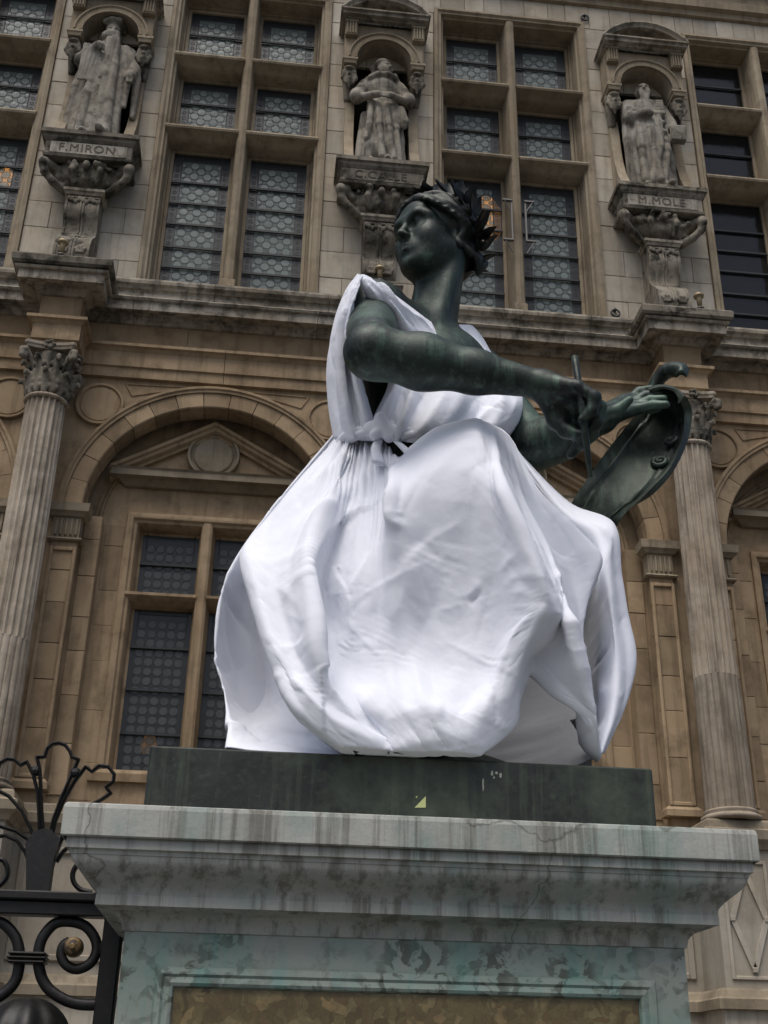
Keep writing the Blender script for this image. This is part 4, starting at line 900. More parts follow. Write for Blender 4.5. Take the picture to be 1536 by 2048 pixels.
D_FENCE = {'petal_c':[[-0.725,4.3,2.371],[-0.747,4.3,2.469],[-0.761,4.3,2.549],[-0.774,4.3,2.615],[-0.79,4.3,2.656],[-0.763,4.3,2.659],[-0.758,4.3,2.689],[-0.74,4.3,2.707],[-0.72,4.3,2.711],[-0.697,4.3,2.705],[-0.677,4.3,2.682],[-0.668,4.3,2.662],[-0.643,4.3,2.655],[-0.656,4.3,2.61],[-0.684,4.3,2.517],[-0.701,4.3,2.441],[-0.706,4.3,2.372]],'petal_l':[[-0.738,4.3,2.371],[-0.756,4.3,2.469],[-0.77,4.3,2.534],[-0.794,4.3,2.594],[-0.822,4.3,2.638],[-0.843,4.3,2.625],[-0.867,4.3,2.644],[-0.892,4.3,2.645],[-0.915,4.3,2.629],[-0.922,4.3,2.593],[-0.91,4.3,2.563],[-0.925,4.3,2.55],[-0.91,4.3,2.533],[-0.867,4.3,2.514],[-0.816,4.3,2.466],[-0.774,4.3,2.404],[-0.753,4.3,2.36]],'petal_r':[[-0.699,4.3,2.372],[-0.695,4.3,2.431],[-0.677,4.3,2.502],[-0.647,4.3,2.575],[-0.614,4.3,2.63],[-0.591,4.3,2.613],[-0.568,4.3,2.635],[-0.535,4.3,2.633],[-0.511,4.3,2.607],[-0.511,4.3,2.581],[-0.535,4.3,2.559],[-0.514,4.3,2.54],[-0.548,4.3,2.513],[-0.595,4.3,2.486],[-0.638,4.3,2.434],[-0.669,4.3,2.368]],'petal_ll':[[-0.756,4.3,2.331],[-0.781,4.3,2.369],[-0.824,4.3,2.394],[-0.88,4.3,2.408],[-0.937,4.3,2.397],[-0.97,4.3,2.362],[-0.946,4.3,2.333],[-0.904,4.3,2.371],[-0.856,4.3,2.377],[-0.814,4.3,2.36],[-0.782,4.3,2.325],[-0.763,4.3,2.292]],'petal_rr':[[-0.675,4.3,2.344],[-0.664,4.3,2.373],[-0.624,4.3,2.402],[-0.567,4.3,2.421],[-0.506,4.3,2.414],[-0.463,4.3,2.381],[-0.479,4.3,2.351],[-0.533,4.3,2.386],[-0.582,4.3,2.387],[-0.619,4.3,2.368],[-0.654,4.3,2.33],[-0.671,4.3,2.295]],'body':[[-0.755,4.3,2.19],[-0.771,4.3,2.301],[-0.781,4.3,2.349],[-0.76,4.3,2.389],[-0.732,4.3,2.4],[-0.703,4.3,2.401],[-0.664,4.3,2.368],[-0.673,4.3,2.329],[-0.681,4.3,2.28],[-0.681,4.3,2.192]],'curl_r':[[-0.58,4.3,2.301],[-0.601,4.3,2.286],[-0.611,4.3,2.259],[-0.604,4.3,2.23],[-0.579,4.3,2.207],[-0.539,4.3,2.198]],'curl_l':[[-0.883,4.3,2.29],[-0.855,4.3,2.296],[-0.836,4.3,2.275],[-0.83,4.3,2.246],[-0.841,4.3,2.22],[-0.871,4.3,2.198],[-0.903,4.3,2.186]],'big_r':[[-0.686,4.3,1.982],[-0.69,4.3,2.009],[-0.682,4.3,2.05],[-0.65,4.3,2.092],[-0.604,4.3,2.101],[-0.549,4.3,2.089],[-0.511,4.3,2.051],[-0.5,4.3,2.01],[-0.516,4.3,1.971],[-0.555,4.3,1.951],[-0.592,4.3,1.962],[-0.614,4.3,1.991],[-0.612,4.3,2.023],[-0.591,4.3,2.039]],'big_r2':[[-0.686,4.3,1.982],[-0.682,4.3,1.955],[-0.665,4.3,1.916],[-0.635,4.3,1.883],[-0.585,4.3,1.856],[-0.532,4.3,1.843],[-0.462,4.3,1.843]],'big_l':[[-0.751,4.3,1.98],[-0.755,4.3,2.007],[-0.774,4.3,2.048],[-0.818,4.3,2.087],[-0.866,4.3,2.093],[-0.915,4.3,2.078],[-0.941,4.3,2.038],[-0.94,4.3,1.997],[-0.914,4.3,1.96],[-0.87,4.3,1.942],[-0.837,4.3,1.955]],'big_l2':[[-0.751,4.3,1.98],[-0.747,4.3,1.953],[-0.751,4.3,1.913],[-0.772,4.3,1.88],[-0.813,4.3,1.85],[-0.861,4.3,1.835],[-0.927,4.3,1.832]],'boss':[[-0.576,4.3,2.019],[-0.543,4.3,2.02]],'collar':[[-0.784,4.3,1.98],[-0.659,4.3,1.984],[-0.787,4.3,2.0],[-0.781,4.3,1.961]],'post':[[-0.483,4.3,2.116],[-0.419,4.3,2.118],[-0.444,4.3,1.678],[-0.385,4.3,1.679]],'rail':[[-1.268,4.3,2.17],[-0.492,4.3,2.191],[-1.254,4.3,2.101],[-0.483,4.3,2.116]],'stub':[[-0.493,4.3,2.017],[-0.464,4.3,2.018]],'dome':[[-0.695,4.3,1.719],[-0.553,4.3,1.722]],'rl':[[-0.927,4.3,2.517],[-0.889,4.3,2.524]],'ties':[[-0.787,4.3,2.607],[-0.648,4.3,2.606]]}
D_FOLDS = [('under','r',0.02,0.02,[[-0.158,4.282,3.297],[-0.124,4.364,3.143],[-0.073,4.408,2.992],[-0.031,4.131,2.782]]),('under','r',-0.02,0.03,[[-0.082,4.432,3.36],[-0.06,4.466,3.172],[-0.02,4.482,3.012]]),('under','r',0.02,0.02,[[0.073,4.357,2.949],[0.04,4.171,2.806],[0.026,3.986,2.694]]),('under','s',0.03,0.06,[[0.016,3.988,2.695],[-0.056,4.022,2.727],[-0.104,4.004,2.731]]),('over','r',0.012,0.05,[[0.366,3.788,2.963],[0.458,3.776,3.131],[0.526,3.735,3.321]]),('over','r',-0.012,0.05,[[0.457,3.742,2.88],[0.551,3.775,3.077],[0.635,3.719,3.302]]),('over','s',0.026,0.1,[[0.141,3.742,3.231],[0.162,3.844,3.364],[0.188,3.895,3.438],[0.273,3.946,3.522],[0.335,3.916,3.557]]),('over','s',0.034,0.09,[[0.194,3.648,2.73],[0.187,3.641,2.84],[0.172,3.646,2.916],[0.161,3.68,3.053],[0.141,3.742,3.231]]),('over','r',-0.022,0.03,[[0.235,3.884,3.194],[0.223,3.878,3.074],[0.194,3.687,2.881]]),('over','r',0.03,0.014,[[0.501,3.9,3.791],[0.441,3.877,3.709],[0.411,3.737,3.559],[0.407,3.719,3.448],[0.415,3.72,3.402],[0.447,3.719,3.389]]),('over','r',-0.018,0.022,[[0.511,3.781,3.706],[0.455,3.734,3.607],[0.438,3.697,3.499],[0.432,3.713,3.427]]),('over','r',0.016,0.03,[[0.681,3.707,3.758],[0.609,3.69,3.677],[0.528,3.693,3.557]]),('over','r',-0.016,0.04,[[0.702,3.669,3.719],[0.684,3.626,3.606],[0.663,3.667,3.46]]),('over','r',0.03,0.022,[[0.724,3.708,3.776],[0.762,3.597,3.542],[0.821,3.559,3.356],[0.888,3.555,3.21],[0.953,3.603,3.104],[1.015,3.628,3.009],[1.047,3.661,2.887],[1.083,3.696,2.759]]),('over','r',-0.022,0.03,[[0.827,3.76,3.749],[0.89,3.728,3.541],[0.914,3.658,3.35],[0.908,3.58,3.209]]),('over','r',0.014,0.018,[[0.919,3.916,3.794],[0.996,3.883,3.613],[1.031,3.862,3.497]]),('over','r',0.011,0.01,[[0.808,3.641,3.164],[0.848,3.582,3.165],[0.892,3.529,3.14]]),('over','r',0.011,0.01,[[0.821,3.639,3.126],[0.858,3.592,3.109],[0.899,3.55,3.076]]),('over','r',0.009,0.009,[[0.832,3.639,3.072],[0.861,3.603,3.063],[0.894,3.566,3.04]]),('over','r',0.009,0.01,[[0.787,3.651,3.209],[0.82,3.597,3.234],[0.837,3.578,3.214]]),('over','r',-0.014,0.012,[[0.685,3.74,3.119],[0.702,3.73,3.131],[0.726,3.713,3.156]]),('over','r',0.008,0.012,[[0.665,3.743,3.143],[0.701,3.727,3.154],[0.724,3.706,3.19]]),('over','s',0.014,0.05,[[0.361,3.828,3.379],[0.321,3.821,3.28],[0.291,3.828,3.191]]),('over','r',0.018,0.038,[[0.283,3.661,2.646],[0.35,3.714,2.793],[0.394,3.781,2.963]]),('over','r',-0.016,0.035,[[0.227,3.647,2.715],[0.276,3.8,2.887],[0.298,3.818,2.982]]),('over','r',0.026,0.03,[[0.696,3.652,2.685],[0.746,3.667,2.78],[0.811,3.672,2.914],[0.85,3.625,2.994],[0.887,3.581,3.018]]),('over','r',-0.018,0.04,[[0.622,3.641,2.673],[0.674,3.661,2.78],[0.761,3.707,2.934]]),('over','r',0.014,0.03,[[0.555,3.644,2.657],[0.577,3.645,2.75],[0.669,3.727,2.905]]),('over','r',0.03,0.028,[[-0.099,3.972,3.381],[-0.043,3.85,3.175],[0.014,3.766,2.97],[0.088,3.69,2.812],[0.183,3.65,2.691],[0.295,3.669,2.619],[0.415,3.7,2.595],[0.53,3.67,2.609],[0.66,3.659,2.625]]),('over','r',-0.018,0.035,[[0.013,3.825,3.227],[0.046,3.765,3.067],[0.089,3.714,2.915],[0.165,3.657,2.78],[0.263,3.653,2.676],[0.42,3.693,2.657],[0.561,3.644,2.657]]),('over','r',0.02,0.022,[[0.39,4.15,3.964],[0.229,4.072,3.818],[0.087,4.063,3.679],[-0.034,4.049,3.533]]),('over','r',-0.02,0.024,[[0.393,4.11,3.905],[0.246,4.008,3.736],[0.118,3.964,3.579],[0.022,3.972,3.489]]),('over','r',0.018,0.022,[[0.4,4.062,3.841],[0.315,4.013,3.71],[0.196,3.901,3.544],[0.098,3.886,3.436]]),('over','r',-0.014,0.018,[[0.398,4.042,3.812],[0.35,3.969,3.664],[0.293,3.949,3.566]]),('over','r',0.016,0.012,[[0.436,4.101,3.918],[0.406,4.01,3.776],[0.363,3.976,3.685]]),('over','r',-0.014,0.012,[[0.447,4.066,3.877],[0.423,3.905,3.713],[0.395,3.895,3.599]]),('over','r',0.01,0.014,[[-0.023,3.864,3.267],[0.034,3.842,3.302],[0.119,3.784,3.296]]),('over','r',0.009,0.014,[[0.046,3.77,3.094],[0.086,3.752,3.163],[0.136,3.727,3.18]]),('over','r',0.009,0.012,[[0.001,3.824,3.192],[0.066,3.757,3.116],[0.119,3.703,3.043]]),('over','r',-0.01,0.02,[[0.438,3.749,3.267],[0.512,3.732,3.334],[0.596,3.737,3.267]]),('over','r',0.01,0.02,[[1.039,3.889,3.593],[1.107,3.852,3.426],[1.14,3.845,3.338]]),('over','r',0.01,0.012,[[1.099,3.86,3.378],[0.992,3.675,3.211],[0.945,3.595,3.088]]),('over','r',0.014,0.014,[[0.871,3.598,3.017],[0.917,3.579,3.042],[1.005,3.652,3.041]]),('under','r',-0.01,0.008,[[1.354,4.09,3.251],[1.259,4.045,3.097],[1.26,4.284,3.082]]),('under','r',0.012,0.02,[[1.366,4.185,3.655],[1.277,4.053,3.449],[1.274,4.146,3.324]]),('under','r',0.016,0.014,[[1.24,4.434,3.159],[1.235,4.062,2.936],[1.256,3.933,2.878]]),('under','r',-0.012,0.03,[[1.272,4.064,3.298],[1.272,4.002,3.128],[1.264,3.961,2.983]]),('under','r',0.014,0.012,[[-0.105,4.014,2.742],[-0.056,4.022,2.727],[0.041,3.965,2.682],[0.132,3.845,2.612]]),('under','r',0.016,0.014,[[0.047,4.398,2.949],[0.014,4.188,2.811],[0.002,4.008,2.707]]),('under','r',0.014,0.016,[[-0.18,4.235,3.316],[-0.131,4.35,3.281],[-0.059,4.468,3.212],[0.01,4.5,3.093]]),('cape','r',0.02,0.014,[[0.274,3.976,4.616],[0.239,3.977,4.496],[0.221,4.013,4.35],[0.234,4.046,4.181],[0.266,4.092,4.021]]),('cape','r',-0.018,0.012,[[0.281,3.954,4.592],[0.25,3.959,4.456],[0.252,3.997,4.325],[0.283,4.08,4.185],[0.307,4.116,4.012]]),('cape','r',0.014,0.01,[[0.262,3.949,4.527],[0.247,3.971,4.415],[0.268,4.027,4.313],[0.307,4.045,4.161],[0.343,4.063,4.031]]),('cape','r',-0.012,0.014,[[0.241,3.981,4.528],[0.209,4.092,4.378],[0.216,4.164,4.21],[0.245,4.177,4.052]]),('chest','r',0.02,0.014,[[0.313,3.958,4.624],[0.378,3.988,4.575],[0.473,4.038,4.503]]),('chest','r',-0.018,0.012,[[0.325,3.95,4.602],[0.425,3.981,4.548],[0.532,4.087,4.502]]),('chest','r',0.018,0.014,[[0.365,3.98,4.631],[0.458,4.017,4.557],[0.627,4.207,4.579]]),('chest','r',0.02,0.014,[[0.451,4.049,4.158],[0.418,4.039,4.029],[0.412,4.068,3.948]]),('chest','r',-0.02,0.014,[[0.494,4.062,4.17],[0.464,4.025,4.022],[0.444,4.061,3.946]]),('chest','r',0.018,0.014,[[0.519,4.025,4.135],[0.481,4.0,3.992],[0.458,4.03,3.916]]),('chest','r',-0.016,0.016,[[0.574,4.057,4.148],[0.511,4.016,3.999],[0.471,4.039,3.92]]),('chest','r',0.014,0.016,[[0.644,4.031,4.124],[0.572,4.001,3.975],[0.51,4.041,3.919]]),('chest','r',-0.02,0.022,[[0.828,4.214,4.26],[0.742,4.109,4.091],[0.626,4.033,3.959]]),('chest','r',0.022,0.022,[[0.917,4.165,4.21],[0.828,4.191,4.116],[0.674,4.085,3.985]]),('chest','r',0.016,0.016,[[0.743,4.394,4.73],[0.791,4.369,4.636],[0.825,4.343,4.568]]),('chest','r',-0.016,0.016,[[0.835,4.455,4.771],[0.849,4.395,4.661],[0.877,4.351,4.568]]),('chest','r',0.016,0.016,[[0.998,4.251,4.272],[0.935,4.191,4.148],[0.868,4.167,4.074]])]
# ================================================================ seated bronze figure
def cr(P_, n):
    """Catmull-Rom through rows of points (k, ...) -> n samples"""
    P_ = np.asarray(P_, float); k = len(P_); E = np.concatenate([[2*P_[0]-P_[1]], P_, [2*P_[-1]-P_[-2]]]); out = []
    for t_ in np.linspace(0, k-1-1e-9, n):
        i = int(t_); u = t_-i; a, b, c_, d_ = E[i:i+4]
        out.append(.5*((2*b)+(c_-a)*u+(2*a-5*b+4*c_-d_)*u*u+(3*b-a-3*c_+d_)*u**3))
    return np.array(out)
V3 = lambda *a: np.array(a, float)
pt = {k: np.array(v) for k, v in D_PT.items()}
stat = empty('bronze_statue', (.55, 4.4, 2.57))
tag(stat, 'seated bronze woman with laurel wreath, turning her head, holding stylus and tablet', 'statue')
ST_INV = Matrix.Translation((-.55, -4.4, -2.57))
def sp(o): o.parent = stat; o.matrix_parent_inverse = ST_INV; return o
HH = .458                                                 # head height
psi, nod = R(55), .04
f_ = V3(-math.sin(psi), -math.cos(psi), nod); f_ /= np.linalg.norm(f_)
zl = V3(.03, .02, 1); zl -= f_*(zl @ f_); zl /= np.linalg.norm(zl); yl = -f_; xl = np.cross(yl, zl)
HM = np.stack([xl, yl, zl], 1)
HO = pt['headc']-HM @ (V3(0, .02, .53)*HH)
hd = lambda x, y, z: HO+HM @ (V3(x, y, z)*HH)
hv = lambda r: np.array(r)*HH
B = SDF((-.02, 3.42, 3.55), (1.72, 4.98, 5.66), .0095)
# torso
sh_mid = (pt['rsh']+pt['lsh'])/2; wa = V3(.50, 4.44, 4.02)
B.cap(wa, sh_mid-(0, 0, .30), .20, .25, .1); B.ell(sh_mid-(0, 0, .22), (.30, .24, .30), .1)
B.cap(pt['rsh']+(.06, .06, .02), pt['lsh']+(-.06, .0, -.04), .10, .09, .08); B.ell(V3(.48, 4.48, 3.80), (.36, .33, .26), .08)
for q, e in ((.35, 0), (.68, 1)):
    c_ = pt['rsh']*(1-q)+pt['lsh']*q+V3(.13, -.11, -.30); B.ell(c_, .11, .06)
# neck and shoulders
B.cap(pt['neck0']+(-.01, .02, -.1), hd(0, .12, .22), .120, .108, .06); B.cap(pt['neck0']+(-.06, -.02, 0), pt['rsh']+(.05, .02, .03), .10, .09, .08); B.cap(pt['neck0']+(.02, .03, -.05), pt['lsh']+(-.05, .02, 0), .09, .08, .08)
B.cap(hd(.24, .14, .34), pt['neck0']+(.02, -.10, -.02), .03, .025, .07)
# right arm
sh, el, wr, kn = pt['rsh'], pt['relb'], pt['rwr'], pt['rkn']
B.ell(sh+(-.0, -.01, -.02), (.115, .12, .13), .09); B.cap(sh+(0, 0, -.02), el, .114, .100, .09)
B.cap(el, el+(wr-el)*.30, .094, .102, .05); B.cap(el+(wr-el)*.30, el+(wr-el)*.62, .102, .080, .05); B.cap(el+(wr-el)*.62, wr, .080, .052, .04)
B.ell(el+V3(-.03, -.02, -.01), (.075, .075, .075), .05)
pc = wr*.45+kn*.55
hdir = (kn-wr)/np.linalg.norm(kn-wr)
kk = [V3(1.055, 3.70, 3.872), V3(1.080, 3.66, 3.905), V3(1.086, 3.615, 3.922), V3(1.068, 3.575, 3.925)]
for k_ in kk: B.cap(wr+(k_-wr)*.1, k_, .048, .030, .025)
for k_, L, sx in zip(kk, (.098, .106, .10, .082), (0, .012, .012, .0)):
    m1 = k_+V3(.062+sx, -.012, -.55*L); m2 = m1+V3(-.012, .012, -.62*L); m3 = m2+V3(-.034, .018, -.36*L)
    B.chain([k_, m1, m2, m3], (.028, .0255, .023, .018), .010)
B.chain([wr+V3(.03, .02, -.03), V3(1.025, 3.71, 3.862), V3(1.052, 3.69, 3.808), V3(1.085, 3.655, 3.775)], (.042, .036, .029, .021), .018)
# left arm
sh, el, wr, kn = pt['lsh'], pt['lelb'], pt['lwr'], pt['lkn']
B.ell(sh, (.095, .095, .11), .06); B.cap(sh, el, .095, .098, .05); B.cap(el, el+(wr-el)*.35, .098, .098, .05); B.cap(el+(wr-el)*.35, wr, .098, .056, .05)
B.cap(wr, kn, .058, .045, .03)
for i, (dx, dy, dz) in enumerate(((.085, .00, .085), (.095, -.02, .06), (.095, -.04, .03), (.085, -.055, .0))):
    k_ = kn+V3(.005*i, -.025*i, -.025*i); m1 = k_+V3(dx, dy, dz)*.75; m2 = m1+V3(dx*.55, -.03, dz*.15-.01); B.chain([wr+(k_-wr)*.3, k_, m1, m2], (.035, .026, .023, .018), .012)
B.chain([wr+V3(-.02, -.03, -.01), wr+V3(.03, -.09, -.015), wr+V3(.085, -.12, .03)], (.036, .028, .018), .015)
# head
def he(c_, r, k=.02, op='add'): B.ell(hd(*c_), hv(r), k, HM, op)
def hc(a, b, ra, rb, k=.012, op='add'): B.cap(hd(*a), hd(*b), ra*HH, rb*HH, k, op)
he((0, .10, .66), (.34, .40, .33), .03); he((0, -.10, .44), (.275, .27, .40), .04); he((0, -.12, .20), (.205, .22, .17), .05)
he((0, -.295, .075), (.085, .08, .075), .03); he((0, -.08, .12), (.17, .2, .09), .04)
for s_ in (-1, 1):
    he((s_*.175, -.205, .36), (.105, .13, .14), .05); hc((s_*.22, .0, .30), (s_*.09, -.22, .11), .10, .085, .05)
he((0, -.30, .70), (.20, .085, .14), .035)
hc((0, -.355, .565), (0, -.440, .370), .032, .040, .016); he((0, -.446, .355), (.046, .046, .040), .014)
for s_ in (-1, 1):
    he((s_*.044, -.405, .338), (.034, .048, .032), .012)
    hc((s_*.04, -.355, .580), (s_*.13, -.348, .598), .034, .034, .045); hc((s_*.13, -.348, .598), (s_*.225, -.28, .575), .034, .030, .045)
    he((s_*.135, -.380, .494), (.100, .095, .060), .014, 'sub'); he((s_*.13, -.285, .488), (.066, .064, .054), .006)
    hc((s_*.065, -.330, .502), (s_*.125, -.350, .530), .016, .019, .006); hc((s_*.125, -.350, .530), (s_*.21, -.285, .502), .019, .015, .006)
    hc((s_*.07, -.326, .474), (s_*.13, -.342, .448), .011, .013, .006); hc((s_*.13, -.342, .448), (s_*.2, -.288, .472), .013, .011, .006)
    he((s_*.034, -.440, .318), (.013, .022, .010), .006, 'sub')
he((0, -.345, .215), (.105, .045, .075), .035)
hc((-.072, -.352, .222), (0, -.392, .238), .016, .024, .010); hc((.072, -.352, .222), (0, -.392, .238), .016, .024, .010)
hc((-.058, -.352, .186), (0, -.384, .182), .016, .028, .010); hc((.058, -.352, .186), (0, -.384, .182), .016, .028, .010)
hc((-.095, -.358, .208), (0, -.418, .210), .009, .009, .006, 'sub'); hc((.095, -.358, .208), (0, -.418, .210), .009, .009, .006, 'sub')
he((0, -.385, .135), (.06, .026, .022), .02, 'sub')
for s_ in (-1, 1):                                         # ears
    he((s_*.315, .06, .45), (.035, .07, .105), .012); he((s_*.345, .045, .46), (.022, .04, .065), .01, 'sub')
bP, bF = B.mesh(1)
sp(raw('body', bP, bF, M_bz))
# hair as its own part: skull cap, wavy locks drawn back to the nape
Hs = SDF(HO+HM @ (V3(0, .1, .62)*HH)-.40, HO+HM @ (V3(0, .1, .62)*HH)+.40, .0085)
def hs_e(c_, r, k=.02, op='add'): Hs.ell(hd(*c_), hv(r), k, HM, op)
hs_e((0, .065, .66), (.355, .405, .345), .02); hs_e((0, .31, .42), (.25, .19, .22), .06); hs_e((0, -.30, .40), (.28, .26, .36), .03, 'sub'); hs_e((0, -.42, .66), (.19, .14, .15), .02, 'sub')
cen = V3(0, .055, .66)
def on(dv, off): 
    dv = dv/np.linalg.norm(dv); r_ = 1/np.linalg.norm(dv/np.array((.375, .435, .362))); return cen+dv*(r_+off)
for s_ in (-1, 1):
    for i in range(12):
        q = i/11; A_ = [V3(s_*.015, -.37+.36*q, .15+.21*q), V3(s_*(.25-.02*q), -.27+.32*q, .10+.18*q), V3(s_*(.36-.05*q), -.08+.20*q, -.04+.26*q), V3(s_*(.27-.04*q), .26+.06*q, -.14+.22*q), V3(s_*(.08+.05*q), .37, -.22+.16*q)]
        A_ = cr([a_/np.linalg.norm(a_) for a_ in A_], 26); P_ = []; rr = []
        for n_, dv in enumerate(A_):
            u = n_/25; dv = dv/np.linalg.norm(dv); side = np.cross(dv, A_[min(n_+1, 25)]-A_[max(n_-1, 0)]); side /= np.linalg.norm(side)+1e-9
            dv = dv+side*.045*math.sin(u*15+i*.9+s_); P_.append(hd(*on(dv, .012+.022*math.sin(u*13+i*1.7)))); rr.append((.023+.010*math.sin(math.pi*u)+.006*math.sin(i*2.6))*HH)
        Hs.chain(P_, rr, .004)
    for i in range(5):                                       # loose curls over ear and nape
        base = V3(s_*(.335-.012*i), .0+.085*i, .58-.03*i); P_ = [hd(*(base+V3(s_*.022*math.sin(w*2.1+i), .05*math.sin(w*1.7+i*1.3)+.03*w, -.085*w))) for w in np.linspace(0, 3.2, 12)]
        Hs.chain(P_, .036*HH, .008)
for s_ in (-1, 1):                                          # curls framing the face
    for i in range(9):
        q = i/8; a0 = V3(s_*(.05+.31*q), -.37+.36*q**1.4, .16-.26*q); a0 /= np.linalg.norm(a0)
        P_ = []
        for w in np.linspace(0, 1, 14):
            dv = a0+V3(s_*.10*w+.05*math.sin(w*7+i), .16*w+.04*math.cos(w*7+i), -.06*w*(1 if q > .3 else .4)); P_.append(hd(*on(dv, .028+.014*math.sin(w*8+i*2))))
        Hs.chain(P_, .022*HH, .004)
for i in range(9):
    an = i*.7; P_ = [hd(.14*math.cos(an+w)*(1-.15*w), .36+.05*math.sin(w*3), .40+.13*math.sin(an+w)*(1-.15*w)) for w in np.linspace(0, 2, 8)]; Hs.chain(P_, .036*HH, .006)
hP, hF = Hs.mesh(1); sp(raw('hair', hP, hF, M_bh))
# laurel wreath: band and pointed leaves
ringp = lambda a: V3(.385*math.sin(a), .17-.23*math.cos(a), .69+.325*math.cos(a))
wb = MB().tube([hd(*ringp(a)) for a in np.linspace(0, 2*math.pi, 33)], .018*HH, 6); wr_ = wb.build('wreath', M_bh, smooth=True); sp(wr_)
def leafmesh(L, w_, seed):
    r_ = np.random.default_rng(seed); P_ = []; n = 7
    for i in range(n):
        u = i/(n-1); hw = w_*math.sin(math.pi*min(u*1.02, 1)**.8)*(1-.15*u); zc = .16*L*u*u+.03*L*math.sin(u*6)
        for q in (-1, -.5, 0, .5, 1): P_.append((q*hw, u*L, zc+abs(q)*hw*.35))
    m = MB(); f = [(i*5+j, i*5+j+1, (i+1)*5+j+1, (i+1)*5+j) for i in range(n-1) for j in range(4)]
    T = [(x, y, z-.006) for x, y, z in P_]; m.add(P_+T, f+[tuple(q+35 for q in g[::-1]) for g in f]); return m.mesh('leaf', True)
lm = [leafmesh(.118, .044, 1), leafmesh(.108, .041, 2), leafmesh(.126, .046, 3)]
for m in lm: m.materials.append(M_bh)
hc0 = hd(0, .12, .66); nl = 0
for s_ in (-1, 1):
    for i in range(11):
        a = s_*(.06+i*.285); c_ = hd(*ringp(a)); c2 = hd(*ringp(a-s_*.05)); tan = c2-c_; tan /= np.linalg.norm(tan)
        for q in ((-1, 1) if i % 2 else (1, -1)):
            outw = c_-hc0; outw -= tan*(outw @ tan); outw /= np.linalg.norm(outw); side = np.cross(tan, outw)
            d_ = tan*.55+outw*(.60+.22*((i*7+q) % 3-1))+side*q*.55; d_ /= np.linalg.norm(d_)
            n_ = outw-d_*(outw @ d_)+side*q*.25; n_ -= d_*(n_ @ d_); n_ /= np.linalg.norm(n_); x_ = np.cross(d_, n_)
            o = bpy.data.objects.new('leaf', lm[nl % 3]); link(o, wr_); nl += 1
            o.matrix_local = Matrix([[x_[r_], d_[r_], n_[r_], c_[r_]] for r_ in range(3)]+[[0, 0, 0, 1]])
# seat and foot under the cloth
Lw = SDF((-.25, 3.74, 2.55), (1.4, 5.05, 3.8), .025)
Lw.ell((.48, 4.60, 3.0), (.42, .36, .62), .1); Lw.ell((.50, 4.5, 2.62), (.60, .5, .16), .1)
Lw.chain([(.56, 4.45, 3.62), (.62, 4.05, 3.60), (.60, 4.06, 3.10), (.62, 4.10, 2.70)], (.15, .12, .10, .07), .06); Lw.chain([(.62, 4.10, 2.66), (.64, 3.98, 2.61)], (.07, .045), .04)
Lw.chain([(.62, 4.62, 3.5), (.84, 4.66, 3.42), (.84, 4.68, 3.05), (.84, 4.68, 2.7)], (.15, .12, .10, .07), .06)
for i in range(5): Lw.cap((.56+.06*i, 4.08-.02*(i % 2), 2.63), (.54+.07*i, 3.97, 2.585), .035, .03, .02)
Lw.half((0, 0, 2.572), (0, 0, -1)); sp(raw('seat_and_legs', *Lw.mesh(2), M_bb))

# tablet and stylus
G = np.array(D_PAL); G = cr(G, 60); G = np.swapaxes(cr(np.swapaxes(G, 0, 1), 26), 0, 1)
nr, nc = G.shape[:2]
du = np.gradient(G, axis=1); dv = np.gradient(G, axis=0); Nn = np.cross(du, dv); Nn /= np.linalg.norm(Nn, axis=2)[..., None]
if Nn[..., 1].mean() > 0: Nn = -Nn
u_, v_ = np.meshgrid(np.linspace(-1, 1, nc), np.linspace(0, 1, nr))
dish = -.014*(1-u_**2)                                      # hollowed face
ov = np.sqrt((u_/.62)**2+((v_-.34)/.36)**2)                 # raised oval border line
dish += .007*np.exp(-((ov-1)/.06)**2)-.006*np.exp(-((ov-1.15)/.06)**2)-.003*np.exp(-((ov-.86)/.05)**2)
edge = .014*np.exp(-((u_-.96)/.10)**2)
Fr = G+Nn*(dish+edge)[..., None]; Bk = G-Nn*.024
m = MB(); idx = lambda i, j: i*nc+j
f = [(idx(i, j), idx(i, j+1), idx(i+1, j+1), idx(i+1, j)) for i in range(nr-1) for j in range(nc-1)]
fb = [tuple(q+nr*nc for q in g[::-1]) for g in f]
bd = [idx(0, j) for j in range(nc)]+[idx(i, nc-1) for i in range(1, nr)]+[idx(nr-1, j) for j in range(nc-2, -1, -1)]+[idx(i, 0) for i in range(nr-2, 0, -1)]
m.add(np.concatenate([Fr.reshape(-1, 3), Bk.reshape(-1, 3)]), f+fb+[(a, b, b+nr*nc, a+nr*nc) for a, b in zip(bd, bd[1:]+bd[:1])])
tab = m.build('tablet', M_bt, angle=50); sp(tab)
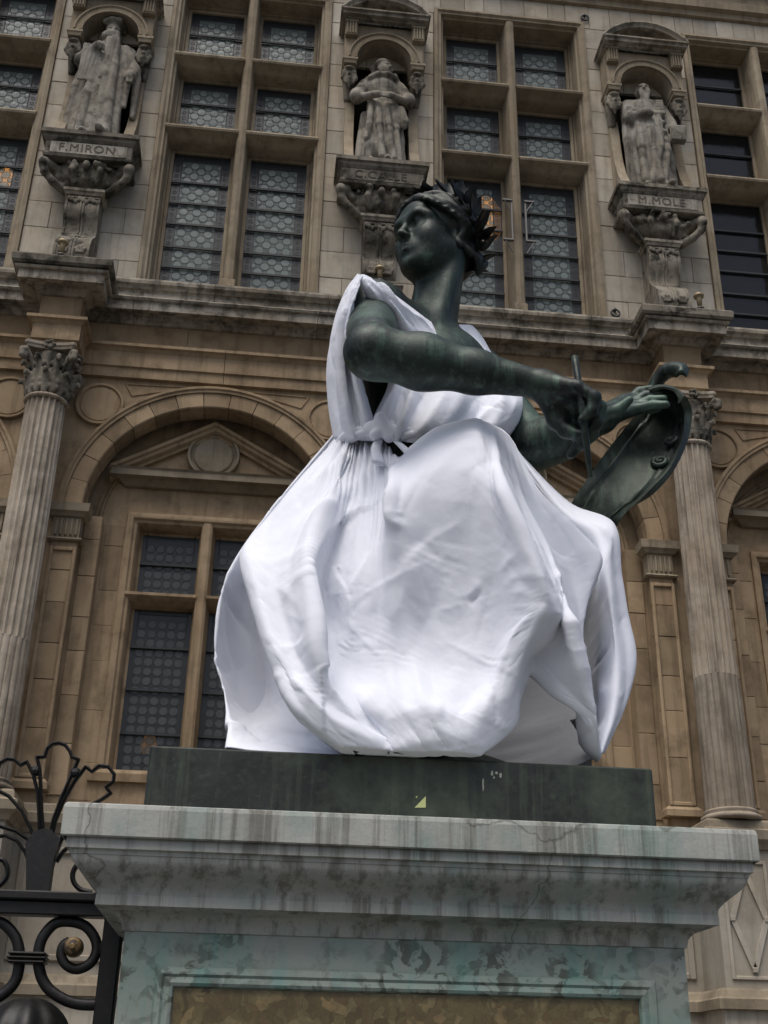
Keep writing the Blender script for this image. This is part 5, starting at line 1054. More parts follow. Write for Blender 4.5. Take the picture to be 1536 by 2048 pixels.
# rolled head of the tablet: spiral sheet along the top edge
ax = pt['scrR']-pt['scr']; ax = ax/np.linalg.norm(ax); e1 = np.cross(ax, V3(0, 0, 1)); e1 /= np.linalg.norm(e1); e2 = np.cross(e1, ax)
def spiral(c_, L, r0, turns, n=46, th=.014, start=0.):
    m = MB(); A = []; 
    for i in range(n):
        u = i/(n-1); an = start+u*turns*2*math.pi; r_ = r0*(1-.80*u); A.append((r_*math.cos(an), r_*math.sin(an), (r_-th)*math.cos(an), (r_-th)*math.sin(an)))
    r1 = [c_+e1*a+e2*b for a, b, _, _ in A]; r2 = [c_+e1*a+e2*b for _, _, a, b in A]
    return m.loft([r1, [p_+ax*L*(1-.25*i/n) for i, p_ in enumerate(r1)], [p_+ax*L*(1-.25*i/n) for i, p_ in enumerate(r2)], r2], cu=True)
def coil(c_, a_, b_, n_, r0, turns, rad, name, st=0.):
    P_ = [c_+(a_*math.cos(st+u*turns*6.283)+b_*math.sin(st+u*turns*6.283))*r0*(1-.82*u)+n_*r0*.35*u for u in np.linspace(0, 1, 40)]
    MB().tube(P_, np.linspace(rad, rad*.6, 40), 8).build(name, M_bz, tab, smooth=True)
coil(pt['scr'], V3(.9, -.3, .1), V3(0, .15, 1), V3(-.3, -.9, 0), .052, 1.9, .014, 'scroll', 1.2)
for i, j, r_ in ((21, 19, .034), (26, 20, .030)):
    a_ = du[i, j]/np.linalg.norm(du[i, j]); n_ = Nn[i, j]; b_ = np.cross(n_, a_); coil(Fr[i, j]+n_*.012, a_, b_, n_, r_, 1.6, .013, 'volute', 2.5)
lf = [pt['leaf0'], pt['leaf1'], pt['leaf2'], pt['leaf3'], pt['leaf4']]; lf = cr(lf, 14); m = MB()
rings = []
for i, c_ in enumerate(lf):
    u = i/13; w_ = .022+.022*math.sin(u*3.0)*(1-u*.5); t_ = np.gradient(lf, axis=0)[i]; t_ /= np.linalg.norm(t_); s_ = np.cross(t_, V3(.3, .8, .2)); s_ /= np.linalg.norm(s_); nn = np.cross(s_, t_)
    rings.append([c_+s_*w_*math.cos(a)+nn*.012*math.sin(a)+nn*.028*math.cos(a)**2 for a in np.arange(12)*2*math.pi/12])
m.loft(rings, cv=True, caps=True).build('leaf_curl', M_bz, tab, smooth=True)
sty = MB().tube(cr([pt['sty0'], pt['sty1'], pt['sty2']], 12), [.013, .0135, .013, .013, .013, .014, .015, .015, .014, .012, .010, .006], 8).build('stylus', M_bz, smooth=True); sp(sty)

# ================================================================ the white cloth dress
t = NT('white_cotton'); p = t.pos()
wv = t.n('TexWave', wave_type='BANDS'); wv.inputs['Scale'].default_value = 160; wv.inputs['Distortion'].default_value = 1.5; t.l(p, wv.inputs[0])
nb_ = t.bump(t.noise(p, 22, 5, .6), .16, .012, t.bump(wv.outputs[1], .04, .002))
M_cot = t.done(t.mix(t.mul(t.noise(p, 6, 5, .6, .5, .75), .35), (.77, .795, .86), (.70, .725, .80)), .95, nb_, .05)
M_cot.node_tree.nodes['Principled BSDF'].inputs['Sheen Weight'].default_value = .12
dress = empty('white_dress', (.55, 4.3, 2.58)); tag(dress, 'billowing white cotton dress wrapped around the bronze statue and tied at the waist', 'dress')
def dp(o): o.parent = dress; o.matrix_parent_inverse = Matrix.Translation((-.55, -4.3, -2.58)); return o
CT = V3(.52, 4.38, 0)
def relax(P0, pin, goal, grow=(1.04, 1.04), it=120, bend=.15, grav=.0006, seed=0, kick=.004):
    """let the cloth settle: a little extra length in both directions buckles into folds between the held lines"""
    P_ = P0.copy(); r_ = np.random.default_rng(seed); nU, nV = P_.shape[:2]
    N_ = np.cross(np.gradient(P_, axis=0), np.gradient(P_, axis=1)); N_ /= np.linalg.norm(N_, axis=2)[..., None]+1e-9
    w = (1-pin)[..., None]; P_ += N_*w*r_.normal(0, kick, (nU, nV))[..., None]
    cons = []
    def add(di, dj, st, gr, ci, cj):
        for a in range(ci):
            for b in range(cj):
                A = (slice(max(0, -di)+a, nU-max(0, di) if di >= 0 else nU, ci), slice(max(0, -dj)+b, nV-max(0, dj) if dj >= 0 else nV, cj))
                B_ = (slice(max(0, -di)+a+di, None if di >= 0 and nU else None, ci), slice(max(0, -dj)+b+dj, None, cj))
                ia = np.arange(nU)[A[0]]; ja = np.arange(nV)[A[1]]; ia = ia[(ia+di < nU) & (ia+di >= 0)]; ja = ja[(ja+dj < nV) & (ja+dj >= 0)]
                if len(ia) == 0 or len(ja) == 0: continue
                sa = np.ix_(ia, ja); sb = np.ix_(ia+di, ja+dj)
                L = np.linalg.norm(P0[sa]-P0[sb], axis=2, keepdims=True)*gr
                wa, wb = w[sa], w[sb]; cons.append((sa, sb, L, wa/(wa+wb+1e-6)*st, wb/(wa+wb+1e-6)*st))
    add(1, 0, 1., grow[0], 2, 1); add(0, 1, 1., grow[1], 1, 2)
    add(1, 1, .6, (grow[0]+grow[1])/2, 2, 1); add(1, -1, .6, (grow[0]+grow[1])/2, 2, 1)
    # bending: keep second neighbours apart by their straight length
    add(2, 0, bend, grow[0], 4, 1); add(0, 2, bend, grow[1], 1, 4)
    g = goal[..., None]*w
    for k in range(it):
        P_[..., 2] -= (grav*w)[..., 0]
        for sa, sb, L, ka, kb in cons:
            d = P_[sb]-P_[sa]; l = np.linalg.norm(d, axis=2, keepdims=True)+1e-9; c_ = d*((l-L)/l)
            P_[sa] += c_*ka; P_[sb] -= c_*kb
        P_ += (P0-P_)*g
    return P_

def loft_net(C_, K_, nu, nv):
    Cv = np.stack([cr(c_, nv) for c_ in C_]); n = len(Cv); d = np.diff(Cv, axis=0)
    ml = np.concatenate([d[:1], d]); mr = np.concatenate([d, d[-1:]]); sm = (ml+mr)/2
    k = K_[:, None, None]; tl = sm*(1-k)+ml*k; tr = sm*(1-k)+mr*k; out = []; uu = []
    for i in range(n-1):
        for q in range(nu if i < n-2 else nu+1):
            s_ = q/nu; out.append((2*s_**3-3*s_**2+1)*Cv[i]+(s_**3-2*s_**2+s_)*tr[i]+(-2*s_**3+3*s_**2)*Cv[i+1]+(s_**3-s_**2)*tl[i+1]); uu.append(i+s_)
    return np.array(out), np.array(uu)
def normals(P_):
    N_ = np.cross(np.gradient(P_, axis=0), np.gradient(P_, axis=1)); N_ /= np.linalg.norm(N_, axis=2)[..., None]+1e-9
    o_ = P_-CT; o_[..., 2] = 0
    return -N_ if (N_*o_).sum(-1).mean() < 0 else N_
def upsample(P_, f):
    P_ = cr(P_, (P_.shape[0]-1)*f+1); return np.swapaxes(cr(np.swapaxes(P_, 0, 1), (P_.shape[1]-1)*f+1), 0, 1)
def press(P_, key, fold, seed=0, gather=0., ug=99, nc=60, umax=1):
    """press the individual folds into the surface: ridges, hollows, overlapping edges"""
    N_ = normals(P_); nU, nV = P_.shape[:2]; D_ = np.zeros((nU, nV))
    for s_, ty, am, wd, pl_ in D_FOLDS:
        if s_ != key: continue
        L_ = cr(pl_, 6*len(pl_)); best = np.full((nU, nV), 9.); sd_ = np.zeros((nU, nV)); tp = np.zeros((nU, nV))
        for a, b, e0 in zip(L_, L_[1:], np.linspace(0, 1, len(L_)-1)):
            ab = b-a; t_ = np.clip(((P_-a) @ ab)/(ab @ ab+1e-12), 0, 1); r_ = P_-a-t_[..., None]*ab; dd = np.linalg.norm(r_, axis=2)
            k_ = dd < best; best[k_] = dd[k_]; sd_[k_] = (np.cross(ab, r_)*N_).sum(-1)[k_]; tp[k_] = e0
        tap = np.clip(np.sin(np.pi*np.clip(tp*.92+.04, 0, 1)), 0, 1)**.5
        if ty == 'r': D_ += fold*am*tap*np.exp(-np.sqrt((best/(wd*1.2))**2+.012)+.11)
        else: D_ += fold*am*tap*np.where(sd_ > 0, np.exp(-best/wd), np.exp(-(best/.012)**2))
    r_ = np.random.default_rng(seed+77)                       # scattered straight creases of once-folded cotton
    for _ in range(nc):
        i, j = r_.integers(4, nU-4), r_.integers(8, nV-4); T_ = P_[min(i+3, nU-1), j]-P_[max(i-3, 0), j]; S_ = P_[i, min(j+3, nV-1)]-P_[i, max(j-3, 0)]
        T_ /= np.linalg.norm(T_)+1e-9; S_ /= np.linalg.norm(S_)+1e-9; an = r_.uniform(-1.4, 1.4)+1.57; dr = T_*math.cos(an)+S_*math.sin(an); dr /= np.linalg.norm(dr)
        L2 = r_.uniform(.06, .20); X_ = P_-P_[i, j]; t_ = X_ @ dr; q_ = np.linalg.norm(X_-t_[..., None]*dr, axis=2); sg = np.sign((np.cross(np.broadcast_to(dr, X_.shape), X_)*N_).sum(-1))
        am = r_.uniform(.0015, .0055)*r_.choice((-1, 1)); D_ += am*np.exp(-(t_/L2)**4)*np.exp(-q_/np.where(sg > 0, .030, .008))
    if gather:
        u_ = np.linspace(0, umax, nU)[:, None]; v_ = np.linspace(0, 1, nV)[None, :]; ph = u_*8.5+1.3*np.sin(u_*2.1)+v_*2
        D_ += gather*np.clip((ug-u_)*.8, 0, 1)*np.exp(-v_/.10)*(1-2*np.abs(np.sin(ph)))+gather*.6*np.clip((ug-u_)*.8, 0, 1)*np.exp(-v_/.25)*(1-2*np.abs(np.sin(ph*.37+.5)))
    return P_+N_*D_[..., None]
def sheet(key, cols_, nu, nv, hem=False, g=(1.010, 1.004, 1.001), goal=.025, kg=.25, seed=0, grav=.0010, fold=1.1, kick=.007, gather=0., ug=99, nc=60):
    """loft the measured columns, let the cloth settle from coarse to fine, press the single folds in"""
    C_ = [np.array(c_[0], float) for c_ in cols_]; K_ = np.array([c_[1] for c_ in cols_], float)
    if hem:
        E_ = []
        for c_ in C_:
            p_ = c_[-1]; d_ = CT-p_; d_[2] = 0; d_ /= np.linalg.norm(d_); E_.append(np.concatenate([c_, [p_+d_*.035+V3(0, 0, -.004)], [p_+d_*.075+V3(0, 0, .045)]]))
        C_ = E_
    K_ = np.clip(K_*1.3, 0, 1)
    P_, uu = loft_net(C_, K_, nu, nv); nU, nV = P_.shape[:2]
    for lev in range(3):
        v_ = np.linspace(0, 1, nV)[None, :]+np.zeros((nU, 1)); u_ = np.linspace(0, len(K_)-1, nU); ridge = np.zeros(nU)
        for i, k_ in enumerate(K_): ridge = np.maximum(ridge, k_*np.exp(-((u_-i)/.22)**2))
        pin = np.zeros((nU, nV)); pin[:, 0] = 1; pin[:, -1] = .9; pin[0] = .6; pin[-1] = .6
        gl = goal+kg*ridge[:, None]**1.5*np.ones((1, nV))+.2*np.exp(-v_/.04)+.10*np.exp(-(1-v_)/.05)
        P_ = relax(P_, pin, gl, (g[lev], g[lev]), (120, 50, 24)[lev], (.12, .3, .4)[lev], grav*(.5**lev), seed+lev, kick*(.3**lev))
        if lev < 2: P_ = upsample(P_, 2); nU, nV = P_.shape[:2]
    P_ = upsample(P_, 2); P_ = press(P_, key, fold, seed, gather, ug, nc, len(K_)-1); nU, nV = P_.shape[:2]; P_[..., 2] = np.maximum(P_[..., 2], 2.5745)
    f = [(i*nV+j, i*nV+j+1, (i+1)*nV+j+1, (i+1)*nV+j) for i in range(nU-1) for j in range(nV-1)]
    return P_.reshape(-1, 3), f
def cloth(name, parts_, thick=.005):
    m = MB()
    for v, f in parts_: m.add(v, f)
    me = m.mesh(name, True); me.materials.append(M_cot); o = link(bpy.data.objects.new(name, me)); dp(o)
    s_ = o.modifiers.new('thickness', 'SOLIDIFY'); s_.thickness = thick; s_.offset = 0
    return o
cloth('skirt', [sheet('over', D_OVER, 2, 28, True, gather=.012, ug=7.6, nc=170)])
cloth('underskirt', [sheet('under', D_UNDER, 2, 22, seed=5, gather=.010)])
cloth('shoulder_drape', [sheet('cape', D_CAPE, 2, 16, seed=9, grav=.0004, kick=.004, g=(1.005, 1.003, 1.001), nc=25)])
cloth('bodice', [sheet('chest', D_CHEST, 2, 16, seed=13, grav=.0004, kick=.004, g=(1.005, 1.003, 1.001), nc=25)])
# twisted waist tie, knot and hanging ends
wc = [V3(.235, 4.33, 4.02), V3(.29, 4.15, 3.985), V3(.41, 4.07, 3.965), V3(.52, 4.04, 3.945), V3(.66, 4.05, 3.94), V3(.78, 4.12, 3.96)]
wp = cr(wc, 60); m = MB()
for ph in (0, 2.1, 4.2):
    T_ = np.gradient(wp, axis=0); T_ /= np.linalg.norm(T_, axis=1)[:, None]; S_ = np.cross(T_, V3(0, 0, 1)); S_ /= np.linalg.norm(S_, axis=1)[:, None]; U_ = np.cross(S_, T_)
    an = np.linspace(0, 13, 60)+ph; m.tube(wp+(S_*np.cos(an)[:, None]+U_*np.sin(an)[:, None])*.014, .019, 8)
dp(m.build('waist_tie', M_cot, smooth=True))
kx = pt['knot']; K = SDF(kx-.14, kx+.14, .0075)
for a, b, r_ in (((-.035, .0, .012), (.035, -.03, -.01), .03), ((-.01, -.03, .035), (.015, -.035, -.03), .024), ((.03, -.01, .03), (-.03, -.03, -.025), .022)): K.cap(kx+V3(*a)*1.3, kx+V3(*b)*1.3, r_*1.25, r_, .006)
dp(raw('knot', *K.mesh(2), M_cot))
for d_ in (((0, 0, 0), (-.02, -.03, -.06), (-.015, -.07, -.13)), ((.01, 0, 0), (.04, -.04, -.05), (.07, -.08, -.11), (.09, -.1, -.16))):
    q = cr([kx+V3(*e)*1.5 for e in d_], 12); dp(MB().tube(q, np.linspace(.012, .030, 12), 8, flat=((.3, -.9, .2), .35)).build('tie_end', M_cot, smooth=True))
# ================================================================ stone figures in the niches
def fig_dress(sd, c, H_, spec):
    """robed standing figure: c = foot centre, H_ = height; spec gives arms, hat, beard"""
    c = np.array(c); s_ = H_/1.78; P = lambda x, y, z: c+V3(x, y, z)*s_
    rad = lambda *r: np.array(r)*s_
    cap = lambda a, b, ra, rb, k=.03, op='add': sd.cap(P(*a), P(*b), ra*s_, rb*s_, k*s_, op)
    ell = lambda a, r, k=.03, op='add': sd.ell(P(*a), rad(*r), k*s_, None, op)
    return P, cap, ell
def fold_lines(sd, cap, lines):
    for pts_, r0, r1 in lines:
        for a, b in zip(pts_, pts_[1:]): cap(a, b, r0, r1, .014)
def head(cap, ell, x, y, z, turn=0.):
    """head with brow, nose, cheeks and ears; turn shifts the face sideways"""
    t_ = turn; ell((x, y, z), (.085, .098, .118), .02); ell((x+t_*.02, y-.02, z-.055), (.068, .08, .07), .03)
    fx, fy = math.sin(t_), -math.cos(t_)
    Q = lambda a, f, h: (x+fx*f-fy*a*-1 if False else x+fx*f+math.cos(t_)*a, y+fy*f+math.sin(t_)*a, z+h)
    cap(Q(0, .088, .02), Q(0, .115, -.025), .012, .019, .01)
    for q in (-1, 1):
        ell(Q(q*.034, .098, .012), (.02, .02, .014), .008, 'sub'); cap(Q(q*.015, .094, .034), Q(q*.06, .075, .03), .012, .01, .01); ell(Q(q*.045, .07, -.025), (.025, .025, .025), .02); ell(Q(q*.088, .0, -.01), (.014, .022, .032), .01)
    cap(Q(-.03, .088, -.062), Q(.03, .088, -.062), .011, .011, .008); ell(Q(0, .078, -.10), (.025, .025, .022), .015)
    cap((x, y+.01, z-.08), (x, y+.02, z-.19), .055, .062, .03)
    return Q
FZ = 11.437; FY0 = Y0-.10
def stone_fig(k, label, make, H_):
    a = AX(k); c = (a, FY0, FZ); sd = SDF((a-.50, FY0-.46, FZ-.01), (a+.50, FY0+.3, FZ+H_+.10), .0125)
    P, cap, ell = fig_dress(sd, c, H_, None); make(sd, P, cap, ell); sd.half((0, 0, FZ+.001), (0, 0, -1))
    o = raw('stone_statue', *sd.mesh(1), M_st); tag(o, label, 'statue', 'stone figures in the facade niches'); return o
def miron(sd, P, cap, ell):
    # long robe, cape over his right side held up by the bent arm, square cap
    cap((0, .02, .12), (0, .0, .75), .23, .19, .06); cap((0, .0, .75), (0, .02, 1.32), .19, .165, .06); cap((-.18, .03, .12), (-.12, .03, 1.2), .17, .12, .06); ell((0, .02, 1.36), (.20, .12, .10), .06)
    Q = head(cap, ell, .0, -.01, 1.60, .15)
    cap((-.0, -.015, 1.665), (0, -.01, 1.69), .086, .078, .006); ell((0, -.01, 1.745), (.125, .125, .04), .015)
    for q in range(4): cap((0, -.01, 1.76), (.11*math.cos(q*1.57+.6), -.01+.11*math.sin(q*1.57+.6), 1.735), .012, .035, .02)
    cap((-.05, -.10, 1.49), (.05, -.10, 1.49), .05, .05, .03); ell((0, -.09, 1.52), (.085, .07, .04), .02)
    fold_lines(sd, cap, [([(.06, -.13, 1.42), (.09, -.17, 1.0), (.10, -.20, .5), (.12, -.22, .06)], .05, .055), ([(.0, -.14, 1.4), (.02, -.18, .9), (.03, -.20, .45), (.05, -.22, .05)], .04, .045), ([(.16, -.06, 1.38), (.17, -.12, .9), (.18, -.14, .4), (.2, -.16, .04)], .04, .045),
        ([(-.10, -.10, 1.0), (-.13, -.16, .6), (-.15, -.18, .05)], .05, .05), ([(-.04, -.12, .95), (-.06, -.16, .5), (-.07, -.17, .05)], .022, .026), ([(-.20, -.02, 1.3), (-.27, -.04, .8), (-.31, -.04, .1)], .05, .06), ([(-.24, .06, 1.2), (-.32, .06, .7), (-.36, .06, .08)], .05, .05)])
    cap((-.20, .0, 1.36), (-.26, -.10, 1.12), .075, .07); cap((-.26, -.10, 1.12), (-.10, -.22, 1.20), .065, .05); ell((-.07, -.24, 1.21), (.05, .045, .045), .02)
    for q in range(4): cap((-.06, -.25, 1.235-.02*q), (-.02, -.235, 1.215-.022*q), .013, .011, .006)
    for q in range(7): cap((-.22+.04*q, -.20-.02*math.sin(q), 1.24-.02*q), (-.24+.03*q, -.18, .78), .022, .012, .015)
    cap((.20, .0, 1.36), (.27, -.06, 1.08), .075, .075); cap((.27, -.06, 1.08), (.27, -.17, .90), .075, .045); ell((.27, -.19, .86), (.042, .05, .06), .02)
    for q in range(4): cap((.25+.016*q, -.21, .84), (.25+.016*q, -.215, .765), .012, .01, .006)
    cap((.31, -.04, 1.0), (.33, -.06, .45), .05, .03); cap((.25, -.10, .98), (.25, -.14, .5), .03, .02)
    for q in range(5): ell((-.02+.004*q, -.20, .82-.11*q), (.02, .02, .02), .01)
    cap((.08, -.26, .05), (.07, -.34, .035), .05, .035); cap((-.08, -.2, .05), (-.10, -.27, .035), .05, .035)
def mid(sd, P, cap, ell):
    # short-sleeved belted gown with a scarf collar, soft cap, hands at the belt, striding legs
    ell((0, .02, 1.30), (.21, .13, .15), .06); cap((0, .02, 1.0), (0, .02, 1.3), .15, .17, .06); cap((.02, .0, .30), (0, .02, 1.0), .22, .165, .06)
    Q = head(cap, ell, .02, -.02, 1.60, .55)
    ell((.0, .0, 1.69), (.105, .115, .055), .02); cap((-.06, .02, 1.69), (-.13, .04, 1.68), .05, .03, .02); cap((-.10, .05, 1.64), (-.10, .06, 1.50), .035, .02, .02)
    for q in range(9): an = -2.6+q*.65; cap((.17*math.cos(an), -.02+.12*math.sin(an), 1.43-.02*math.cos(q)), (.17*math.cos(an+.65), -.02+.12*math.sin(an+.65), 1.43), .035, .035, .01)
    for q in (-1, 1):
        cap((q*.20, .0, 1.36), (q*.29, -.05, 1.14), .075, .08); cap((q*.29, -.05, 1.14), (q*.29, -.08, 1.10), .09, .085, .02)
        cap((q*.29, -.07, 1.08), (q*.10, -.22, 1.02), .052, .04); ell((q*.07, -.235, 1.01), (.05, .04, .04), .015)
        for w in range(4): cap((q*.05, -.25, 1.035-.02*w), (q*.0, -.25, 1.03-.02*w), .012, .011, .006)
    cap((-.15, -.12, 1.0), (.15, -.12, .98), .03, .03, .01)
    fold_lines(sd, cap, [([(-.13, -.12, .95), (-.15, -.17, .6), (-.17, -.18, .40)], .035, .04), ([(-.05, -.14, .95), (-.04, -.20, .6), (-.0, -.22, .12)], .035, .045), ([(.04, -.14, .95), (.07, -.20, .6), (.12, -.22, .1)], .035, .045), ([(.12, -.11, .95), (.15, -.15, .6), (.20, -.15, .08)], .035, .05), ([(.18, -.02, .95), (.22, -.04, .5), (.25, -.04, .06)], .04, .05), ([(-.19, -.0, .9), (-.23, .0, .45), (-.26, .0, .08)], .05, .05)])
    cap((.16, .06, .5), (.18, .08, .05), .12, .12); cap((-.14, .08, .5), (-.17, .1, .05), .10, .10)
    cap((-.10, -.06, .6), (-.12, -.13, .32), .09, .075); cap((-.12, -.13, .32), (-.12, -.10, .08), .07, .045); cap((-.12, -.12, .05), (-.13, -.25, .035), .05, .035)
    cap((.08, -.12, .2), (.07, -.18, .06), .06, .05); cap((.07, -.2, .05), (.05, -.30, .035), .05, .035)
    cap((.20, -.10, .92), (.25, -.14, .72), .06, .05, .02); ell((.24, -.15, .70), (.05, .03, .10), .02)
def mole(sd, P, cap, ell):
    # bald bearded man in a heavy gathered mantle, a book held low in his left hand
    cap((0, .0, .1), (-.02, -.02, .8), .235, .215, .06); cap((-.02, -.02, .8), (0, .02, 1.3), .215, .175, .06); ell((0, .02, 1.34), (.20, .13, .11), .06)
    Q = head(cap, ell, .0, -.03, 1.58, -.2)
    for q in range(7): cap(Q(-.05+.017*q, .085, -.06), Q(-.03+.01*q, .10, -.20-.02*(q % 2)), .022, .012, .01)
    for i in range(5): cap((-.20, -.02, 1.42-.035*i), (.16, -.13-.01*i, 1.36-.05*i), .032, .03, .008)
    for i in range(4): cap((-.23-.01*i, -.06, 1.25-.10*i), (.14, -.19, 1.12-.13*i), .035, .03, .01)
    fold_lines(sd, cap, [([(-.22, -.02, 1.35), (-.25, -.08, .8), (-.24, -.10, .1)], .05, .055), ([(-.14, -.14, 1.0), (-.15, -.20, .6), (-.14, -.22, .12)], .04, .05), ([(-.05, -.16, .95), (-.02, -.22, .55), (.02, -.24, .12)], .04, .045), ([(.10, -.16, 1.1), (.06, -.22, .6), (-.08, -.22, .10)], .04, .045), ([(.17, -.10, 1.1), (.15, -.18, .6), (.05, -.22, .1)], .04, .045), ([(.19, -.02, 1.0), (.22, -.06, .5), (.22, -.06, .08)], .05, .06)])
    cap((-.21, .0, 1.35), (-.22, -.12, 1.08), .08, .075); cap((-.22, -.12, 1.08), (-.06, -.23, 1.08), .065, .05); ell((-.03, -.24, 1.07), (.05, .04, .045), .02)
    cap((.20, .0, 1.35), (.27, -.06, 1.10), .08, .07); cap((.27, -.06, 1.10), (.27, -.17, .92), .062, .045); ell((.27, -.19, .90), (.045, .05, .05), .02)
    for i in range(9):
        for j in range(4): sd.cap(P(.20+.018*i, -.18-.02*j, .72), P(.21+.018*i, -.20-.02*j, .90), .014, .014, .004)
    cap((.10, -.22, .05), (.11, -.32, .035), .05, .035); cap((-.12, -.2, .05), (-.14, -.26, .035), .05, .03)
stone_fig(-1, 'stone figure in square cap and long robe above the F.MIRON block', miron, 2.10)
stone_fig(0, 'stone figure in soft cap and belted gown in the middle niche', mid, 1.94)
stone_fig(1, 'bald bearded stone figure with a book above the M.MOL\u00c9 block', mole, 2.02)

# ================================================================ small things on the facade
t = NT('brass'); M_brass = t.done((.30, .235, .14), .5, None, .4, .4)
t = NT('grey_metal'); M_metal = t.done((.14, .135, .125), .5, None, .5, .4)
for k, dx, lab in ((-1, -.03, 'small brass floodlight on the cornice below the F.MIRON figure'), (0, .0, 'small brass floodlight below the middle stone figure'), (1, .16, 'small brass floodlight on the cornice below the M.MOL\u00c9 figure')):
    a = AX(k)+dx; y = Y0-(.72 if k % 2 else .38); z = 9.43 if k % 2 else 9.70
    e = empty('floodlight', (a, y, z)); tag(e, lab, 'floodlight', 'floodlights under the niche figures'); e.scale = (.95,)*3
    for mb, nm, mt in ((MB().lathe([(0, .001), (.05, .001), (.05, .012), (.015, .018), (.012, .05)], 0, 0, 12), 'foot', M_metal), (MB().lathe([(0, .045), (.026, .05), (.034, .15), (.036, .165), (.058, .17), (.062, .20), (.05, .205), (0, .19)], 0, 0, 16), 'lamp_body', M_brass)):
        mb.build(nm, mt, e, smooth=True)
for sx, lab in ((-1, 'left of two pale metal bracket frames on the window mullion'), (1, 'right of two pale metal bracket frames on the window mullion')):
    x = WX(1)+sx*.085; e = empty('wall_bracket', (x, Y0, 11.0)); tag(e, lab, 'bracket', 'metal brackets on the mullion')
    for z in (-.30, .30):
        MB().box(-.012 if sx > 0 else -.11, .11 if sx > 0 else .012, -.10, -.06, z-.012, z+.012, .003).build('arm', M_metal, e)
        MB().tube([(sx*.0, -.06, z-.16), (sx*.09, -.09, z-.01)], .008, 6).build('strut', M_metal, e)
    MB().box(-.010, .010, -.085, -.065, -.30, .30).build('upright', M_metal, e)
t = NT('lamp_glow'); em = t.n('Emission'); em.inputs[0].default_value = (1, .36, .09, 1); em.inputs[1].default_value = 7.5; t.l(em.outputs[0], t.out.inputs[0]); M_glow = t.m
def lamp(loc, r, lab):
    e = empty('interior_lamp', loc); tag(e, lab, 'lamp')
    MB().lathe([(.02*r, r*1.1), (r*.55, r*.95), (r*.95, r*.2), (r, -.5*r), (r*.8, -r), (r*.1, -r*1.15)], 0, 0, 14).build('shade', M_glow, e, smooth=True)
    MB().tube([(0, 0, r*1.1), (0, 0, r*1.1+1.2)], .012, 6).build('rod', M_lead, e)
lamp(D_PT['lamp'], .26, 'glowing orange lamp inside the window behind the bronze head')
lamp(D_PT['lamp2'], .10, 'small orange lamp inside the window at the left edge')
lamp(D_PT['lamp3'], .09, 'dim orange lamp low inside the arched window')
for (x, z, lab) in ((3.72, 14.62, 'small dark iron fitting in the wall above the right-hand niche'), (3.80, 9.80, 'small dark iron ring in the wall low beside the right-hand window')):
    e = MB().tube([(x+.05*math.cos(q), Y0-.03, z+.05*math.sin(q)) for q in np.linspace(0, 6.283, 14)], .012, 6); e.tube([(x, Y0+.01, z+.05), (x, Y0-.04, z+.05)], .018, 6)
    tag(e.build('wall_ring', M_lead, smooth=True), lab, 'wall ring')

# ================================================================ wrought iron fence
t = NT('black_iron'); p = t.pos(); M_iron = t.done(t.mix(t.noise(p, 30, 4, .6, .5, .8), (.006, .006, .0065), (.018, .017, .015)), .5, t.bump(t.noise(p, 60, 3), .2, .004), .4)
t = NT('gilt_boss'); p = t.pos(); M_gilt = t.done(t.mix(t.noise(p, 40, 4, .6, .35, .6), (.30, .20, .08), (.06, .045, .03)), .5, None, .5, .3)
F = {k: [np.array(q) for q in v] for k, v in D_FENCE.items()}; fy = 4.3
fen = empty('iron_fence', (-.9, fy, 0)); tag(fen, 'black wrought iron fence with palmette crest beside the stone pedestal', 'fence')
def fp(mb, name, mat=None, **kw): o = mb.build(name, mat or M_iron, fen, **kw); o.matrix_parent_inverse = Matrix.Translation((.9, -fy, 0)); return o
for k in ('petal_c', 'petal_l', 'petal_r', 'petal_ll', 'petal_rr'):
    P_ = np.array(F[k]); P_ = cr(P_, 5*len(P_)) if False else P_
    P_ = np.concatenate([np.linspace(a, b, 4)[:-1] for a, b in zip(P_, P_[1:])]+[P_[-1:]])
    m = MB().tube(P_, .0068, 6, flat=((0, 1, 0), 2.4)); fp(m, 'petal', smooth=False)
b = F['body']; bx = [(q[0], q[2]) for q in b]; fp(MB().prism(bx, fy-.03, fy+.03), 'palmette_stem')
for k in ('curl_r', 'curl_l'): fp(MB().tube(cr(F[k], 24), .0095, 6, flat=((0, 1, 0), 1.6)), 'curl')
for k in ('big_r', 'big_l'): fp(MB().tube(cr(F[k], 70), np.linspace(.0195, .017, 70), 8, flat=((0, 1, 0), .8)), 'scroll', smooth=True)
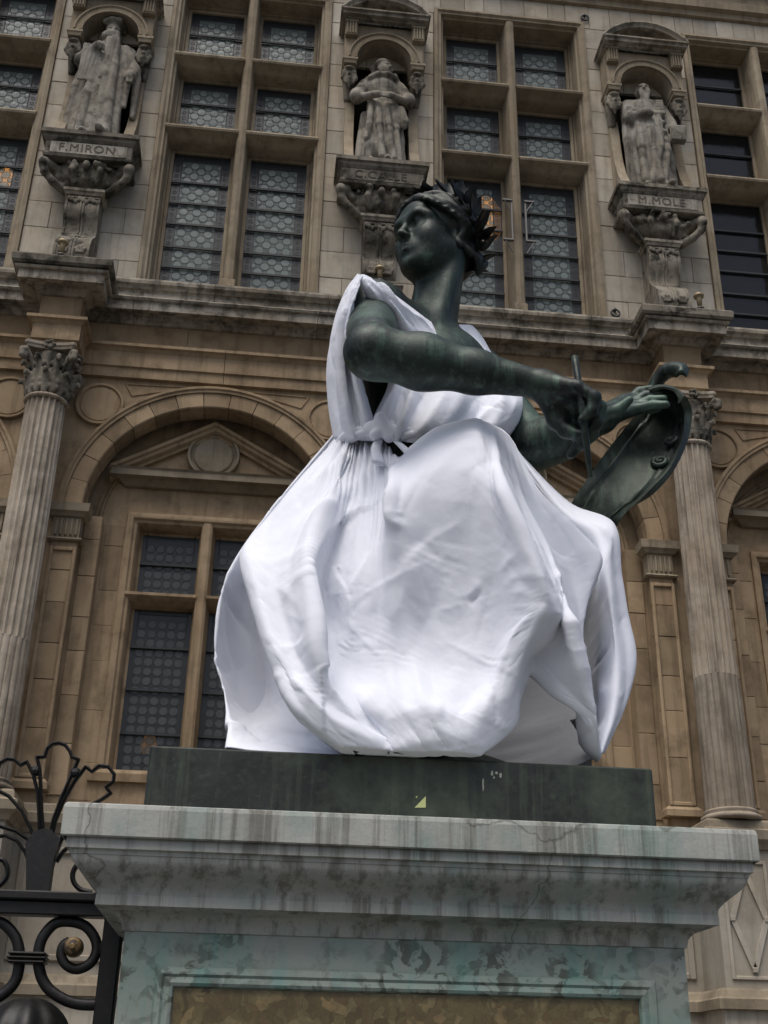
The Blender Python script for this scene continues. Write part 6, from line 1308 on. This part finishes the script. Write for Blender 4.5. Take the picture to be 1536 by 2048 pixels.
for k in ('big_r2', 'big_l2'): fp(MB().tube(cr(F[k], 40), .0195, 8, flat=((0, 1, 0), .8)), 'scroll_tail', smooth=True)
bc = F['boss'][0]; br_ = abs(F['boss'][1][0]-bc[0])
fp(MB().loft([[(bc[0]+r_*br_*math.cos(a), fy+y_, bc[2]+r_*br_*math.sin(a)) for r_, y_ in ((.05, -.05), (.25, -.052), (.35, -.04), (.6, -.045), (.9, -.03), (1, 0), (.9, .03), (.05, .035))] for a in np.arange(20)*2*math.pi/20], cu=True), 'boss', M_gilt, smooth=True)
c0, c1, c2, c3 = F['collar']; hh = (c2[2]-c3[2])/3
for q in range(3): z = c3[2]+hh*(q+.5); fp(MB().box(c0[0]-.004*(q == 1), c1[0]+.004*(q == 1), fy-.04, fy+.04, z-hh*.42, z+hh*.42, .006), 'collar')
p0, p1, p2, p3 = F['post']; fp(MB().box(p0[0]+.0, p1[0], fy-.035, fy+.035, 0, p0[2]+.01, .006), 'post')
r0, r1, r2, r3 = F['rail']; zt, zb = r1[2], r3[2]
fp(MB().box(-4.5, p1[0], fy-.06, fy+.06, zt-.03, zt, .005), 'top_rail'); fp(MB().box(-4.5, p1[0]+.002, fy-.04, fy+.04, zb, zt-.031, .004), 'rail_web')
fp(MB().box(-4.5, p1[0], fy-.03, fy+.03, .12, .18, .004), 'bottom_rail')
s0 = F['stub'][0]; fp(MB().ball((s0[0]+.03, fy, s0[2]), .034, 8), 'stub', smooth=True)
dm = F['dome'][0]; dr_ = abs(F['dome'][1][0]-dm[0]); fp(MB().loft([[(dm[0]+dr_*math.sin(b_)*math.cos(a_)*(1+.05*math.cos(9*a_)), fy+.16*math.sin(b_)*math.sin(a_)*(1+.05*math.cos(9*a_)), dm[2]-dr_*math.cos(b_)) for a_ in np.arange(72)*2*math.pi/72] for b_ in np.linspace(.05, 3.09, 20)], cv=True, caps=True), 'boss_shell', smooth=True)
for q in F['ties']: fp(MB().ball((q[0], fy, q[2]), .02, 6), 'tie')
x = -4.3
while x < dm[0]-.5:
    fp(MB().box(x-.018, x+.018, fy-.018, fy+.018, .15, zb, .003), 'bar'); x += .28
